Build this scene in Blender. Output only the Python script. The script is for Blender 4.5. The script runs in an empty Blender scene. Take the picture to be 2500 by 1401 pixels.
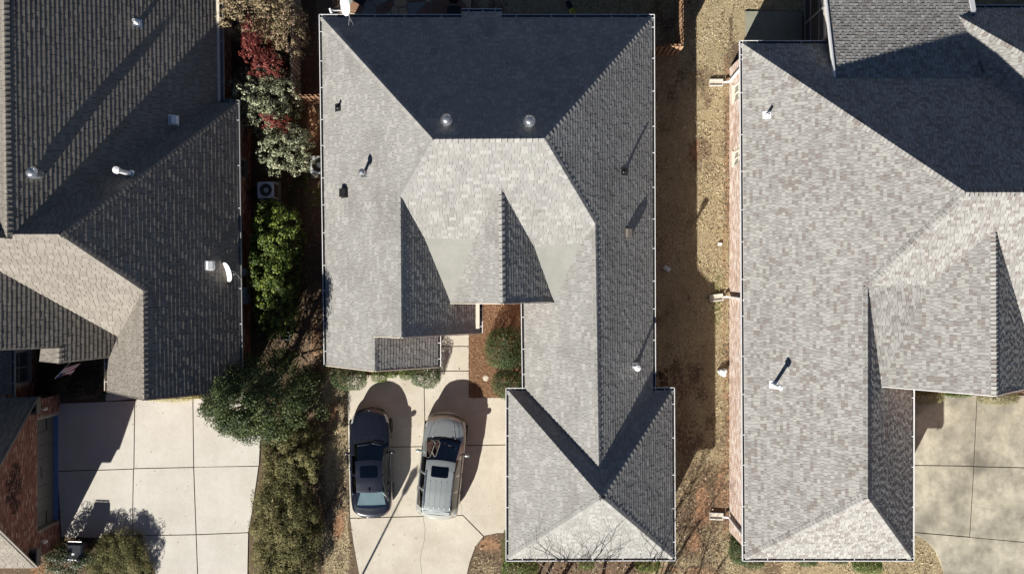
import bpy, bmesh, math, random
import numpy as np
from mathutils import Vector, Matrix

random.seed(7)
rng = np.random.default_rng(7)
SC = bpy.context.scene
COL = SC.collection

# ------------------------------------------------------------------ camera, sky, sun, exposure
CAM_H, FPX = 44.0, 2344.0            # drone height (m) and focal length in pixels of a 2500 px wide picture
cam_d = bpy.data.cameras.new('drone_camera')
cam_d.sensor_width = 36.0
cam_d.lens = 36.0 * FPX / 2500.0
cam_d.clip_start, cam_d.clip_end = 0.5, 3000.0
cam = bpy.data.objects.new('drone_camera', cam_d)
COL.objects.link(cam)
cam.location = (0, 0, CAM_H)
SC.camera = cam

SHX, SHY, ELEV = 0.453, 0.8915, 28.5   # where shadows point on the ground, and the sun's height
ce, se = math.cos(math.radians(ELEV)), math.sin(math.radians(ELEV))
TOSUN = Vector((-SHX * ce, -SHY * ce, se)).normalized()
world = bpy.data.worlds.new('World')
SC.world = world
world.use_nodes = True
wn = world.node_tree.nodes
sky = wn.new('ShaderNodeTexSky')
sky.sky_type = 'NISHITA'
sky.sun_disc = False
sky.sun_elevation = math.radians(ELEV)
sky.sun_rotation = math.atan2(TOSUN.x, TOSUN.y)
sky.altitude = 1500
sky.air_density = 0.45
sky.dust_density = 0.1
wn['Background'].inputs['Strength'].default_value = 0.05
world.node_tree.links.new(sky.outputs[0], wn['Background'].inputs['Color'])
sun_d = bpy.data.lights.new('sun', 'SUN')
sun_d.energy = 5.0
sun_d.angle = math.radians(0.55)
sun_d.color = (1.0, 0.955, 0.88)
sun = bpy.data.objects.new('sun', sun_d)
COL.objects.link(sun)
sun.rotation_euler = (-TOSUN).to_track_quat('-Z', 'Y').to_euler()
sun.location = TOSUN * 60

SC.view_settings.view_transform = 'Standard'
SC.view_settings.look = 'None'
SC.view_settings.exposure = 0.92
SC.view_settings.gamma = 1.0
SC.view_settings.use_curve_mapping = False
SC.render.engine = 'CYCLES'
SC.cycles.max_bounces = 6
SC.cycles.transparent_max_bounces = 8

# ------------------------------------------------------------------ measuring helpers
def P(u, v, z=0.0):
    """world point at height z that the survey photograph shows at pixel (u, v)"""
    k = (CAM_H - z) / FPX
    return Vector(((u - 1250.0) * k, -(v - 700.5) * k, z))

def plane3(a, b, c):
    n = (b - a).cross(c - a).normalized()
    if n.z < 0:
        n = -n
    return (n, n.dot(a))

def rp(u, v, pl):
    """survey ray on a plane"""
    n, d = pl
    o = Vector((0, 0, CAM_H))
    r = Vector(((u - 1250.0) / FPX, -(v - 700.5) / FPX, -1.0))
    return o + r * ((d - n.dot(o)) / n.dot(r))

def x3(a, b, c):
    m = np.array([list(a[0]), list(b[0]), list(c[0])])
    return Vector(np.linalg.solve(m, np.array([a[1], b[1], c[1]])))

def rl(u, v, a, b):
    """point on the line where planes a and b meet, nearest to the survey ray"""
    dl = a[0].cross(b[0]).normalized()
    p0 = x3(a, b, (dl, dl.dot(rp(u, v, a))))
    o = Vector((0, 0, CAM_H))
    r = Vector(((u - 1250.0) / FPX, -(v - 700.5) / FPX, -1.0)).normalized()
    w = p0 - o
    bb = dl.dot(r)
    t = (bb * r.dot(w) - dl.dot(w)) / (1 - bb * bb)
    return p0 + dl * t

def yplane(y):
    return (Vector((0, 1, 0)), y)

def zplane(z):
    return (Vector((0, 0, 1)), z)

def pz(pl, x, y):
    n, d = pl
    return (d - n.x * x - n.y * y) / n.z

def pix(p):
    k = FPX / (CAM_H - p[2])
    return (1250 + p[0] * k, 700.5 - p[1] * k)

# ------------------------------------------------------------------ mesh helpers
class MB:
    def __init__(s):
        s.v, s.f, s.t = [], [], []
    def face(s, pts, tint=None):
        i = len(s.v)
        s.v += [tuple(p) for p in pts]
        s.f.append(tuple(range(i, i + len(pts))))
        s.t.append(0.5 if tint is None else tint)
    def add(s, vs, fs, tint=0.5):
        i = len(s.v)
        s.v += [tuple(p) for p in vs]
        for f in fs:
            s.f.append(tuple(i + k for k in f))
            s.t.append(tint)
    def box(s, a, b, tint=0.5):
        x0, y0, z0 = a
        x1, y1, z1 = b
        s.add([(x0, y0, z0), (x1, y0, z0), (x1, y1, z0), (x0, y1, z0), (x0, y0, z1), (x1, y0, z1), (x1, y1, z1), (x0, y1, z1)],
              [(3, 2, 1, 0), (4, 5, 6, 7), (0, 1, 5, 4), (1, 2, 6, 5), (2, 3, 7, 6), (3, 0, 4, 7)], tint)
    def bar(s, p, q, w, h, up=Vector((0, 0, 1)), tint=0.5):
        """box beam from p to q, w wide, h along up, centred"""
        p, q = Vector(p), Vector(q)
        t = (q - p).normalized()
        sd = t.cross(up)
        if sd.length < 1e-5:
            sd = t.cross(Vector((0, 1, 0)))
        sd = sd.normalized() * (w / 2)
        u2 = sd.cross(t).normalized() * (h / 2)
        vs = []
        for c in (p, q):
            vs += [c - sd - u2, c + sd - u2, c + sd + u2, c - sd + u2]
        s.add(vs, [(0, 1, 2, 3), (7, 6, 5, 4), (0, 4, 5, 1), (1, 5, 6, 2), (2, 6, 7, 3), (3, 7, 4, 0)], tint)
    def tube(s, pts, rad, n=8, cap=True, tint=0.5):
        pts = [Vector(p) for p in pts]
        if not hasattr(rad, '__len__'):
            rad = [rad] * len(pts)
        vs, fs = [], []
        for i, p in enumerate(pts):
            t = (pts[min(i + 1, len(pts) - 1)] - pts[max(i - 1, 0)]).normalized()
            a = t.cross(Vector((0, 0, 1)))
            if a.length < 0.05:
                a = t.cross(Vector((0, 1, 0)))
            a.normalize()
            b = t.cross(a)
            for k in range(n):
                an = 2 * math.pi * k / n
                vs.append(p + (a * math.cos(an) + b * math.sin(an)) * rad[i])
        for i in range(len(pts) - 1):
            for k in range(n):
                k2 = (k + 1) % n
                fs.append((i * n + k, (i + 1) * n + k, (i + 1) * n + k2, i * n + k2))
        if cap:
            fs.append(tuple(range(n)))
            fs.append(tuple((len(pts) - 1) * n + k for k in reversed(range(n))))
        s.add(vs, fs, tint)
    def lathe(s, prof, n=20, c=(0, 0, 0), tint=0.5):
        vs, fs = [], []
        for r, z in prof:
            for k in range(n):
                an = 2 * math.pi * k / n
                vs.append((c[0] + r * math.cos(an), c[1] + r * math.sin(an), c[2] + z))
        for i in range(len(prof) - 1):
            for k in range(n):
                k2 = (k + 1) % n
                fs.append((i * n + k, i * n + k2, (i + 1) * n + k2, (i + 1) * n + k))
        fs.append(tuple((len(prof) - 1) * n + k for k in range(n)))
        s.add(vs, fs, tint)
    def prism(s, pts, z0, z1, tint=0.5):
        """vertical prism over a plan outline (counter-clockwise)"""
        n = len(pts)
        a = sum(pts[i][0] * pts[(i + 1) % n][1] - pts[(i + 1) % n][0] * pts[i][1] for i in range(n))
        if a < 0:
            pts = list(reversed(pts))
        vs = [(p[0], p[1], z0) for p in pts] + [(p[0], p[1], z1) for p in pts]
        fs = [tuple(range(n, 2 * n)), tuple(reversed(range(n)))]
        for i in range(n):
            j = (i + 1) % n
            fs.append((i, j, n + j, n + i))
        s.add(vs, fs, tint)
    def mesh(s, name, smooth=False, tint=False):
        me = bpy.data.meshes.new(name)
        me.from_pydata(s.v, [], s.f)
        if tint:
            at = me.attributes.new('tint', 'FLOAT', 'FACE')
            at.data.foreach_set('value', np.array(s.t, dtype=np.float32))
        if smooth:
            me.polygons.foreach_set('use_smooth', [True] * len(s.f))
        me.update()
        return me

def link(name, data, mat=None, parent=None):
    o = bpy.data.objects.new(name, data)
    COL.objects.link(o)
    if mat is not None and data is not None:
        if len(data.materials) == 0:
            data.materials.append(mat)
    if parent is not None:
        o.parent = parent
        o.matrix_parent_inverse = WM.get(parent.name, Matrix.Identity(4)).inverted()
    return o

WM = {}          # world matrices of the parents that do not sit at the origin

def tag(o, label=None, cat=None, group=None, kind=None):
    if label: o['label'] = label
    if cat: o['category'] = cat
    if group: o['group'] = group
    if kind: o['kind'] = kind
    return o

def thing(name, label, cat, loc=(0, 0, 0), rotz=0.0, group=None, world_parts=False):
    o = bpy.data.objects.new(name, None)
    o.empty_display_size = 0.3
    COL.objects.link(o)
    o.location = loc
    o.rotation_euler = (0, 0, rotz)
    if world_parts:                       # parts are given in world coordinates
        WM[o.name] = Matrix.Translation(Vector(loc)) @ Matrix.Rotation(rotz, 4, 'Z')
    return tag(o, label, cat, group)

def part(mb, name, mat, parent, smooth=False, kind=None, label=None, tint=False):
    o = link(name, mb.mesh(name, smooth, tint), mat, parent)
    if kind: o['kind'] = kind
    if label: o['label'] = label
    return o

def bevel(o, w=0.01, seg=2):
    m = o.modifiers.new('bevel', 'BEVEL')
    m.width, m.segments = w, seg
    m.limit_method = 'ANGLE'
    return o

def quad_mesh(name, V, tint=None):
    """V: (N,4,3) array of quads -> mesh, fast"""
    N = len(V)
    me = bpy.data.meshes.new(name)
    me.vertices.add(N * 4)
    me.vertices.foreach_set('co', np.ascontiguousarray(V, dtype=np.float32).ravel())
    me.loops.add(N * 4)
    me.loops.foreach_set('vertex_index', np.arange(N * 4, dtype=np.int32))
    me.polygons.add(N)
    me.polygons.foreach_set('loop_start', np.arange(0, N * 4, 4, dtype=np.int32))
    me.polygons.foreach_set('loop_total', np.full(N, 4, dtype=np.int32))
    if tint is not None:
        at = me.attributes.new('tint', 'FLOAT', 'FACE')
        at.data.foreach_set('value', np.asarray(tint, dtype=np.float32))
    me.update(calc_edges=True)
    return me

# ------------------------------------------------------------------ materials
def new_mat(name):
    m = bpy.data.materials.new(name)
    m.use_nodes = True
    nt = m.node_tree
    return m, nt, nt.nodes['Principled BSDF']

def N(nt, typ, **kw):
    n = nt.nodes.new(typ)
    for k, v in kw.items():
        setattr(n, k, v)
    return n

def ramp(nt, fac, stops, interp='LINEAR'):
    r = N(nt, 'ShaderNodeValToRGB')
    r.color_ramp.interpolation = interp
    el = r.color_ramp.elements
    while len(el) < len(stops):
        el.new(0.5)
    for e, (p, c) in zip(el, stops):
        e.position = p
        e.color = (c[0], c[1], c[2], 1)
    nt.links.new(fac, r.inputs['Fac'])
    return r.outputs['Color']

def noise(nt, scale, detail=3, rough=0.55, vec=None, stretch=None):
    n = N(nt, 'ShaderNodeTexNoise')
    n.inputs['Scale'].default_value = scale
    n.inputs['Detail'].default_value = detail
    n.inputs['Roughness'].default_value = rough
    tc = N(nt, 'ShaderNodeTexCoord')
    src = tc.outputs['Object']
    if stretch:
        mp = N(nt, 'ShaderNodeMapping')
        mp.inputs['Scale'].default_value = stretch
        nt.links.new(src, mp.inputs['Vector'])
        src = mp.outputs['Vector']
    nt.links.new(src, n.inputs['Vector'])
    return n.outputs['Fac']

def mixc(nt, fac, a, b, mode='MIX'):
    m = N(nt, 'ShaderNodeMix', data_type='RGBA', blend_type=mode)
    if isinstance(fac, (int, float)):
        m.inputs[0].default_value = fac
    else:
        nt.links.new(fac, m.inputs[0])
    for i, c in ((6, a), (7, b)):
        if isinstance(c, (tuple, list)):
            m.inputs[i].default_value = (c[0], c[1], c[2], 1)
        else:
            nt.links.new(c, m.inputs[i])
    return m.outputs[2]

def mth(nt, op, a, b=0.0, clamp=False):
    m = N(nt, 'ShaderNodeMath', operation=op, use_clamp=clamp)
    for i, x in ((0, a), (1, b)):
        if isinstance(x, (int, float)):
            m.inputs[i].default_value = x
        else:
            nt.links.new(x, m.inputs[i])
    return m.outputs[0]

def attr(nt, name):
    a = N(nt, 'ShaderNodeAttribute')
    a.attribute_name = name
    return a.outputs['Fac']

def bump(nt, bsdf, h, strength=0.3, dist=0.02):
    b = N(nt, 'ShaderNodeBump')
    b.inputs['Strength'].default_value = strength
    b.inputs['Distance'].default_value = dist
    nt.links.new(h, b.inputs['Height'])
    nt.links.new(b.outputs[0], bsdf.inputs['Normal'])

def simple(name, col, rough=0.6, metal=0.0, var=0.12, scale=6.0, spec=0.5):
    m, nt, b = new_mat(name)
    f = noise(nt, scale, 4)
    c = ramp(nt, f, [(0.25, [x * (1 - var) for x in col]), (0.75, [min(1, x * (1 + var)) for x in col])])
    nt.links.new(c, b.inputs['Base Color'])
    b.inputs['Roughness'].default_value = rough
    b.inputs['Metallic'].default_value = metal
    b.inputs['Specular IOR Level'].default_value = spec
    return m

def shingle_mat(name, stops, stain=(0.10, 0.09, 0.08), stain_amt=0.35, interp='LINEAR'):
    m, nt, b = new_mat(name)
    c = ramp(nt, attr(nt, 'tint'), stops, interp)
    g = noise(nt, 90.0, 2, 0.7)
    c = mixc(nt, 0.38, c, ramp(nt, g, [(0.3, (0.35, 0.35, 0.35)), (0.7, (0.65, 0.65, 0.65))]), 'OVERLAY')
    s = noise(nt, 0.9, 5, 0.65, stretch=(1.0, 0.55, 0.8))
    sf = mth(nt, 'MULTIPLY', ramp(nt, s, [(0.5, (0, 0, 0)), (0.78, (1, 1, 1))]), stain_amt)
    c = mixc(nt, sf, c, stain)
    w = noise(nt, 0.35, 3, 0.5)
    c = mixc(nt, 0.2, c, ramp(nt, w, [(0.3, (0.38, 0.38, 0.38)), (0.7, (0.62, 0.62, 0.61))]), 'OVERLAY')
    nt.links.new(c, b.inputs['Base Color'])
    b.inputs['Roughness'].default_value = 0.95
    b.inputs['Specular IOR Level'].default_value = 0.15
    bump(nt, b, g, 0.25, 0.006)
    return m

def leaf_mat(name, stops, trans=0.3, rough=0.45, spec=0.4):
    m, nt, b = new_mat(name)
    c = ramp(nt, attr(nt, 'tint'), stops)
    nt.links.new(c, b.inputs['Base Color'])
    b.inputs['Roughness'].default_value = rough
    b.inputs['Specular IOR Level'].default_value = spec
    t = N(nt, 'ShaderNodeBsdfTranslucent')
    nt.links.new(c, t.inputs['Color'])
    mx = N(nt, 'ShaderNodeMixShader')
    mx.inputs[0].default_value = trans
    nt.links.new(b.outputs[0], mx.inputs[1])
    nt.links.new(t.outputs[0], mx.inputs[2])
    nt.links.new(mx.outputs[0], nt.nodes['Material Output'].inputs['Surface'])
    return m

def concrete_mat(name, col, blot, blot_amt, speck=0.5, sh=0.0):
    m, nt, b = new_mat(name)
    big = noise(nt, 0.55, 6, 0.62)
    c = mixc(nt, mth(nt, 'MULTIPLY', ramp(nt, big, [(0.42 - sh, (0, 0, 0)), (0.68 - 0.4 * sh, (1, 1, 1))]), blot_amt), col, blot)
    mid_ = noise(nt, 2.6, 6, 0.68)
    c = mixc(nt, mth(nt, 'MULTIPLY', ramp(nt, mid_, [(0.48 - sh, (0, 0, 0)), (0.72, (1, 1, 1))]), 0.5 * blot_amt), c, blot)
    trk = noise(nt, 1.1, 5, 0.7, stretch=(2.6, 0.3, 1.0))
    c = mixc(nt, mth(nt, 'MULTIPLY', ramp(nt, trk, [(0.52, (0, 0, 0)), (0.7, (1, 1, 1))]), 0.35 * blot_amt), c, blot)
    fine = noise(nt, 14.0, 5, 0.7)
    c = mixc(nt, 0.35, c, ramp(nt, fine, [(0.3, (0.4, 0.4, 0.4)), (0.7, (0.6, 0.6, 0.6))]), 'OVERLAY')
    sp = noise(nt, 30.0, 2, 0.8)
    c = mixc(nt, mth(nt, 'MULTIPLY', ramp(nt, sp, [(0.64, (0, 0, 0)), (0.72, (1, 1, 1))]), speck), c, (0.22, 0.19, 0.15))
    nt.links.new(c, b.inputs['Base Color'])
    b.inputs['Roughness'].default_value = 0.9
    b.inputs['Specular IOR Level'].default_value = 0.25
    bump(nt, b, fine, 0.15, 0.01)
    return m

def glass_mat(name, tint, rough=0.0):
    m, nt, b = new_mat(name)
    nt.nodes.remove(b)
    lw = N(nt, 'ShaderNodeLayerWeight')
    lw.inputs['Blend'].default_value = 0.5
    fac = mth(nt, 'ADD', mth(nt, 'MULTIPLY', mth(nt, 'POWER', lw.outputs['Facing'], 5.0), 0.87), 0.13)
    gl = N(nt, 'ShaderNodeBsdfGlossy')
    gl.inputs['Roughness'].default_value = rough
    gl.inputs['Color'].default_value = (0.95, 0.97, 1, 1)
    tr = N(nt, 'ShaderNodeBsdfTransparent')
    tr.inputs['Color'].default_value = (*tint, 1)
    mx = N(nt, 'ShaderNodeMixShader')
    nt.links.new(fac, mx.inputs[0])
    nt.links.new(tr.outputs[0], mx.inputs[1])
    nt.links.new(gl.outputs[0], mx.inputs[2])
    nt.links.new(mx.outputs[0], nt.nodes['Material Output'].inputs['Surface'])
    return m

M = {}
EDGE = [(0.0, (0.032, 0.03, 0.029)), (0.03, (0.032, 0.03, 0.029))]     # raw asphalt at the shingle edges, also the shadow lines painted on ridge caps
M['sh_center'] = shingle_mat('grey_shingles', EDGE + [(0.04, (0.262, 0.256, 0.242)), (0.35, (0.28, 0.275, 0.26)), (0.7, (0.3, 0.295, 0.279)), (1.0, (0.34, 0.333, 0.317))], stain_amt=0.45)
M['sh_left'] = shingle_mat('tan_shingles', EDGE + [(0.04, (0.187, 0.169, 0.146)), (0.5, (0.208, 0.189, 0.164)), (1.0, (0.236, 0.216, 0.189))], stain_amt=0.2)
M['sh_right'] = shingle_mat('blended_shingles', EDGE + [(0.04, (0.215, 0.192, 0.177)), (0.16, (0.236, 0.212, 0.196)), (0.2, (0.254, 0.244, 0.233)), (0.5, (0.278, 0.269, 0.257)), (0.55, (0.3, 0.292, 0.276)), (1.0, (0.355, 0.347, 0.326))], stain_amt=0.12)
M['deck'] = simple('dark_underlayment', (0.05, 0.05, 0.05), 0.95)
M['membrane'] = concrete_mat('rolled_roofing', (0.265, 0.262, 0.24), (0.2, 0.2, 0.182), 0.7, 0.6)
M['white'] = simple('white_aluminium', (0.74, 0.74, 0.75), 0.35, 0.0, 0.06)
M['trough'] = simple('gutter_dirt', (0.06, 0.055, 0.05), 0.8, 0, 0.4, 9)
M['offwhite'] = simple('cream_trim', (0.66, 0.6, 0.5), 0.6, 0, 0.08)
M['greytrim'] = simple('taupe_trim', (0.16, 0.145, 0.125), 0.55, 0, 0.1)
M['black'] = simple('black_plastic', (0.015, 0.015, 0.017), 0.4, 0, 0.2)
M['iron'] = simple('black_iron', (0.02, 0.018, 0.017), 0.6, 0.3, 0.2)
M['galv'] = simple('galvanised_steel', (0.55, 0.57, 0.6), 0.32, 0.85, 0.2, 10)
M['pipe'] = simple('white_pvc', (0.8, 0.8, 0.8), 0.4, 0, 0.04)
M['door'] = simple('taupe_door_paint', (0.175, 0.17, 0.145), 0.5, 0, 0.06, 2)
M['blue'] = simple('blue_sill_paint', (0.16, 0.27, 0.52), 0.5, 0, 0.12, 4)
M['concrete_c'] = concrete_mat('buff_concrete', (0.57, 0.525, 0.44), (0.4, 0.355, 0.28), 0.6, 0.5)
M['concrete_l'] = concrete_mat('pale_concrete', (0.57, 0.545, 0.49), (0.42, 0.39, 0.335), 0.5, 0.45)
M['concrete_r'] = concrete_mat('weathered_concrete', (0.5, 0.465, 0.365), (0.14, 0.132, 0.108), 0.85, 0.5, 0.05)
M['concrete_d'] = concrete_mat('mossy_concrete', (0.28, 0.28, 0.22), (0.14, 0.14, 0.11), 0.6, 0.3)
M['screen'] = simple('porch_screen', (0.035, 0.035, 0.04), 0.7, 0, 0.1)
M['mulch'] = simple('pine_straw_bed', (0.25, 0.14, 0.08), 0.95, 0, 0.45, 22)
M['joint'] = simple('joint_dirt', (0.07, 0.06, 0.045), 0.95, 0, 0.3, 10)
M['bark'] = simple('grey_bark', (0.16, 0.13, 0.1), 0.9, 0, 0.3, 14)
M['twig'] = simple('pale_twig', (0.27, 0.23, 0.18), 0.9, 0, 0.25, 14)

def brick_mat(name, stops):
    m, nt, b = new_mat(name)
    c = ramp(nt, attr(nt, 'tint'), stops)
    g = noise(nt, 40.0, 3, 0.7)
    c = mixc(nt, 0.3, c, ramp(nt, g, [(0.3, (0.35, 0.35, 0.35)), (0.7, (0.65, 0.65, 0.65))]), 'OVERLAY')
    nt.links.new(c, b.inputs['Base Color'])
    b.inputs['Roughness'].default_value = 0.9
    return m
M['brick_red'] = brick_mat('red_brick', [(0, (0.16, 0.065, 0.045)), (0.5, (0.26, 0.105, 0.07)), (0.85, (0.33, 0.16, 0.11)), (1, (0.5, 0.36, 0.28))])
M['brick_pale'] = brick_mat('tumbled_brick', [(0, (0.4, 0.27, 0.21)), (0.4, (0.53, 0.39, 0.31)), (0.75, (0.66, 0.55, 0.48)), (1, (0.78, 0.74, 0.7))])
M['mortar'] = simple('mortar', (0.42, 0.38, 0.33), 0.95, 0, 0.1, 20)
def brick_tex(name, a, b_, mo):
    m, nt, b = new_mat(name)
    t = N(nt, 'ShaderNodeTexBrick')
    tc = N(nt, 'ShaderNodeTexCoord')
    mp = N(nt, 'ShaderNodeMapping')
    mp.inputs['Rotation'].default_value = (math.pi / 2, 0, 0)
    nt.links.new(tc.outputs['Object'], mp.inputs['Vector'])
    nt.links.new(mp.outputs[0], t.inputs['Vector'])
    t.inputs['Color1'].default_value = (*a, 1)
    t.inputs['Color2'].default_value = (*b_, 1)
    t.inputs['Mortar'].default_value = (*mo, 1)
    t.inputs['Scale'].default_value = 4.5
    nt.links.new(t.outputs['Color'], b.inputs['Base Color'])
    b.inputs['Roughness'].default_value = 0.9
    return m
M['wall_red'] = brick_tex('red_brick_wall', (0.26, 0.105, 0.07), (0.18, 0.08, 0.055), (0.38, 0.34, 0.3))
M['wall_pale'] = brick_tex('pale_brick_wall', (0.45, 0.28, 0.2), (0.55, 0.4, 0.32), (0.5, 0.45, 0.4))
# ------------------------------------------------------------------ ground
def sines(x, y, seed, k=1.0):
    r = np.random.default_rng(seed)
    o = np.zeros_like(x)
    for i in range(7):
        f = k * (0.5 + 0.75 * i)
        a, p = r.uniform(0, 2 * np.pi), r.uniform(0, 2 * np.pi)
        o += np.sin((x * np.cos(a) + y * np.sin(a)) * f + p) / (1 + 0.5 * i)
    return o / 2.4

def gu(x): return 1250 + x * FPX / CAM_H
def gv(y): return 700.5 - y * FPX / CAM_H

def zones(x, y):
    u, v = gu(x), gv(y)
    wob = sines(x, y, 3, 1.6)
    wob2 = sines(x, y, 5, 4.0)
    def blob(cu, cv, ru, rv, soft=0.45):
        d = np.sqrt(((u - cu) / ru) ** 2 + ((v - cv) / rv) ** 2) + 0.3 * wob + 0.22 * wob2
        return 0.85 * np.clip((1.25 - d) / 1.0, 0, 1)
    def strip(u0, u1, v0, v1, s=10):
        uu, vv = u + 7 * wob + 4 * wob2, v + 7 * wob2
        return np.clip((uu - u0) / s, 0, 1) * np.clip((u1 - uu) / s, 0, 1) * np.clip((vv - v0) / s, 0, 1) * np.clip((v1 - vv) / s, 0, 1)
    grass = np.maximum.reduce([strip(1590, 1790, -400, 2500), strip(785, 858, 880, 2500), strip(1100, 2600, -500, 45), strip(1640, 2600, 1360, 2500),
                               strip(2225, 2320, 1300, 2500), strip(640, 800, -500, 0) * 0.3, strip(-2000, 600, 1420, 4000), strip(1790, 1830, -300, 110),
                               blob(1185, 1390, 55, 60) * 0.7])
    grass = grass * np.clip(0.78 + 0.38 * wob + 0.3 * wob2, 0.15, 1)
    far = np.clip((np.abs(x) - 26) / 2, 0, 1) + np.clip((np.abs(y) - 15) / 2, 0, 1)
    grass = np.maximum(grass, np.clip(far, 0, 1))
    clay = np.maximum.reduce([blob(830, 1283, 20, 46), blob(812, 1000, 18, 45), blob(772, 800, 22, 90) * 0.9, blob(775, 590, 14, 70) * 0.8, blob(762, 300, 16, 70),
                              blob(1672, 1000, 30, 120) * 0.55, blob(1712, 1230, 24, 80), blob(1695, 1330, 30, 55) * 0.9, blob(1190, 1330, 45, 30),
                              blob(1700, 1395, 60, 20) * 0.8, blob(1640, 1390, 60, 14) * 0.8, blob(1700, 620, 14, 50) * 0.6, blob(1697, 370, 14, 50) * 0.7,
                              strip(1762, 1784, 120, 1330, 8) * 0.5, blob(1760, 1180, 18, 90) * 0.6, blob(1740, 990, 20, 60) * 0.4, blob(1480, 1395, 40, 12) * .6,
                              blob(100, 1390, 60, 30) * 0.8])
    green = np.maximum.reduce([blob(1700, 180, 30, 60) * 0.35, blob(1752, 740, 20, 90) * 0.9, blob(1615, 300, 20, 120) * 0.5, strip(1380, 1640, -400, 40) * 0.45, blob(790, 860, 24, 80) * 0.5,
                               blob(812, 950, 14, 30) * 0.35, blob(1760, 130, 30, 40) * 0.3, blob(742, 450, 26, 60) * .5, blob(775, 480, 14, 40) * .8])
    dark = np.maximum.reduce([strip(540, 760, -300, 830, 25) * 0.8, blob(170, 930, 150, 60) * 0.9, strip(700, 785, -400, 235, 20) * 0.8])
    grass = grass * (1 - 0.85 * clay) * (1 - 0.5 * strip(1600, 1800, 1110, 1420, 60))
    return grass, clay, green, dark

fx = np.arange(-25.0, 25.01, 0.16)
fy = np.arange(-15.4, 15.41, 0.16)
ox = np.array([28, 34, 45, 70, 130, 260, 420.0])
gx = np.concatenate([-ox[::-1], fx, ox])
gy = np.concatenate([-np.array([18, 24, 34, 60, 120, 250, 420.0])[::-1], fy, np.array([18, 24, 34, 60, 120, 250, 420.0])])
GX, GY = np.meshgrid(gx, gy)
gzones = zones(GX, GY)
GZ = 0.012 * sines(GX, GY, 9, 2.2) - 0.012
nxg, nyg = len(gx), len(gy)
gme = bpy.data.meshes.new('ground')
ii = np.arange(nxg * nyg).reshape(nyg, nxg)
fa = np.stack([ii[:-1, :-1], ii[:-1, 1:], ii[1:, 1:], ii[1:, :-1]], -1).reshape(-1, 4)
gme.from_pydata(np.stack([GX.ravel(), GY.ravel(), GZ.ravel()], 1).tolist(), [], fa.tolist())
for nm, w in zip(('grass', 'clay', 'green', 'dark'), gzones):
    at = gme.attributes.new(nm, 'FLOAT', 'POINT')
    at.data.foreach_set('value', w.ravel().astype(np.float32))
gm, nt, b = new_mat('yard_soil')
n1, n2, n3 = noise(nt, 7.0, 6, 0.7), noise(nt, 34.0, 4, 0.75), noise(nt, 1.4, 4, 0.6)
litter = ramp(nt, n2, [(0.3, (0.07, 0.05, 0.035)), (0.52, (0.16, 0.115, 0.075)), (0.72, (0.3, 0.23, 0.165))])
grassc = ramp(nt, n2, [(0.3, (0.14, 0.105, 0.06)), (0.5, (0.38, 0.31, 0.185)), (0.7, (0.62, 0.53, 0.36))])
grassc = mixc(nt, ramp(nt, n1, [(0.45, (0, 0, 0)), (0.7, (0.55, 0.55, 0.55))]), grassc, (0.22, 0.16, 0.09))
clayc = ramp(nt, n1, [(0.3, (0.24, 0.13, 0.072)), (0.7, (0.4, 0.24, 0.145))])
clayc = mixc(nt, ramp(nt, n2, [(0.55, (0, 0, 0)), (0.75, (0.5, 0.5, 0.5))]), clayc, (0.42, 0.3, 0.2))
greenc = ramp(nt, n2, [(0.3, (0.06, 0.075, 0.02)), (0.7, (0.2, 0.21, 0.07))])
def edge(nm, amt=1.0):
    a = attr(nt, nm)
    e = mth(nt, 'ADD', a, mth(nt, 'MULTIPLY', mth(nt, 'SUBTRACT', n1, 0.5), 1.7))
    return mth(nt, 'MULTIPLY', mth(nt, 'MULTIPLY', ramp(nt, e, [(0.35, (0, 0, 0)), (0.65, (1, 1, 1))]), mth(nt, 'GREATER_THAN', a, 0.02)), amt)
c = mixc(nt, edge('grass'), litter, grassc)
c = mixc(nt, edge('green', 0.8), c, greenc)
c = mixc(nt, edge('clay'), c, clayc)
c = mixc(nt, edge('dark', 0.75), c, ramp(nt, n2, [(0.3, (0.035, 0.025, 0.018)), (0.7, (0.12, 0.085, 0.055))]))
nt.links.new(c, b.inputs['Base Color'])
b.inputs['Roughness'].default_value = 1.0
b.inputs['Specular IOR Level'].default_value = 0.1
bump(nt, b, n2, 0.7, 0.04)
ground = link('ground', gme, gm)
ground['kind'] = 'structure'

# ------------------------------------------------------------------ paving
PAVED = []
def pave(name, mat, slabs, z=0.05, outline=None, base=True):
    mb = MB()
    for s in slabs:
        c = np.mean(np.array(s, float), 0)
        pts = [P(c[0] + (u - c[0]) * 1.012, c[1] + (v - c[1]) * 1.012, 0.0) for u, v in s]
        mb.prism([(p.x, p.y) for p in pts], -0.08, z - 0.028)
    par = part(mb, name, M['joint'], None)
    par['kind'] = 'structure'
    for s in slabs:
        m2 = MB()
        pts = [P(u, v, z) for u, v in s]
        m2.prism([(p.x, p.y) for p in pts], -0.05, z)
        o = part(m2, 'slab', mat, par)
        bevel(o, 0.008, 1)
        PAVED.append(np.array([(p.x, p.y) for p in pts]))
    return par

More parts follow.
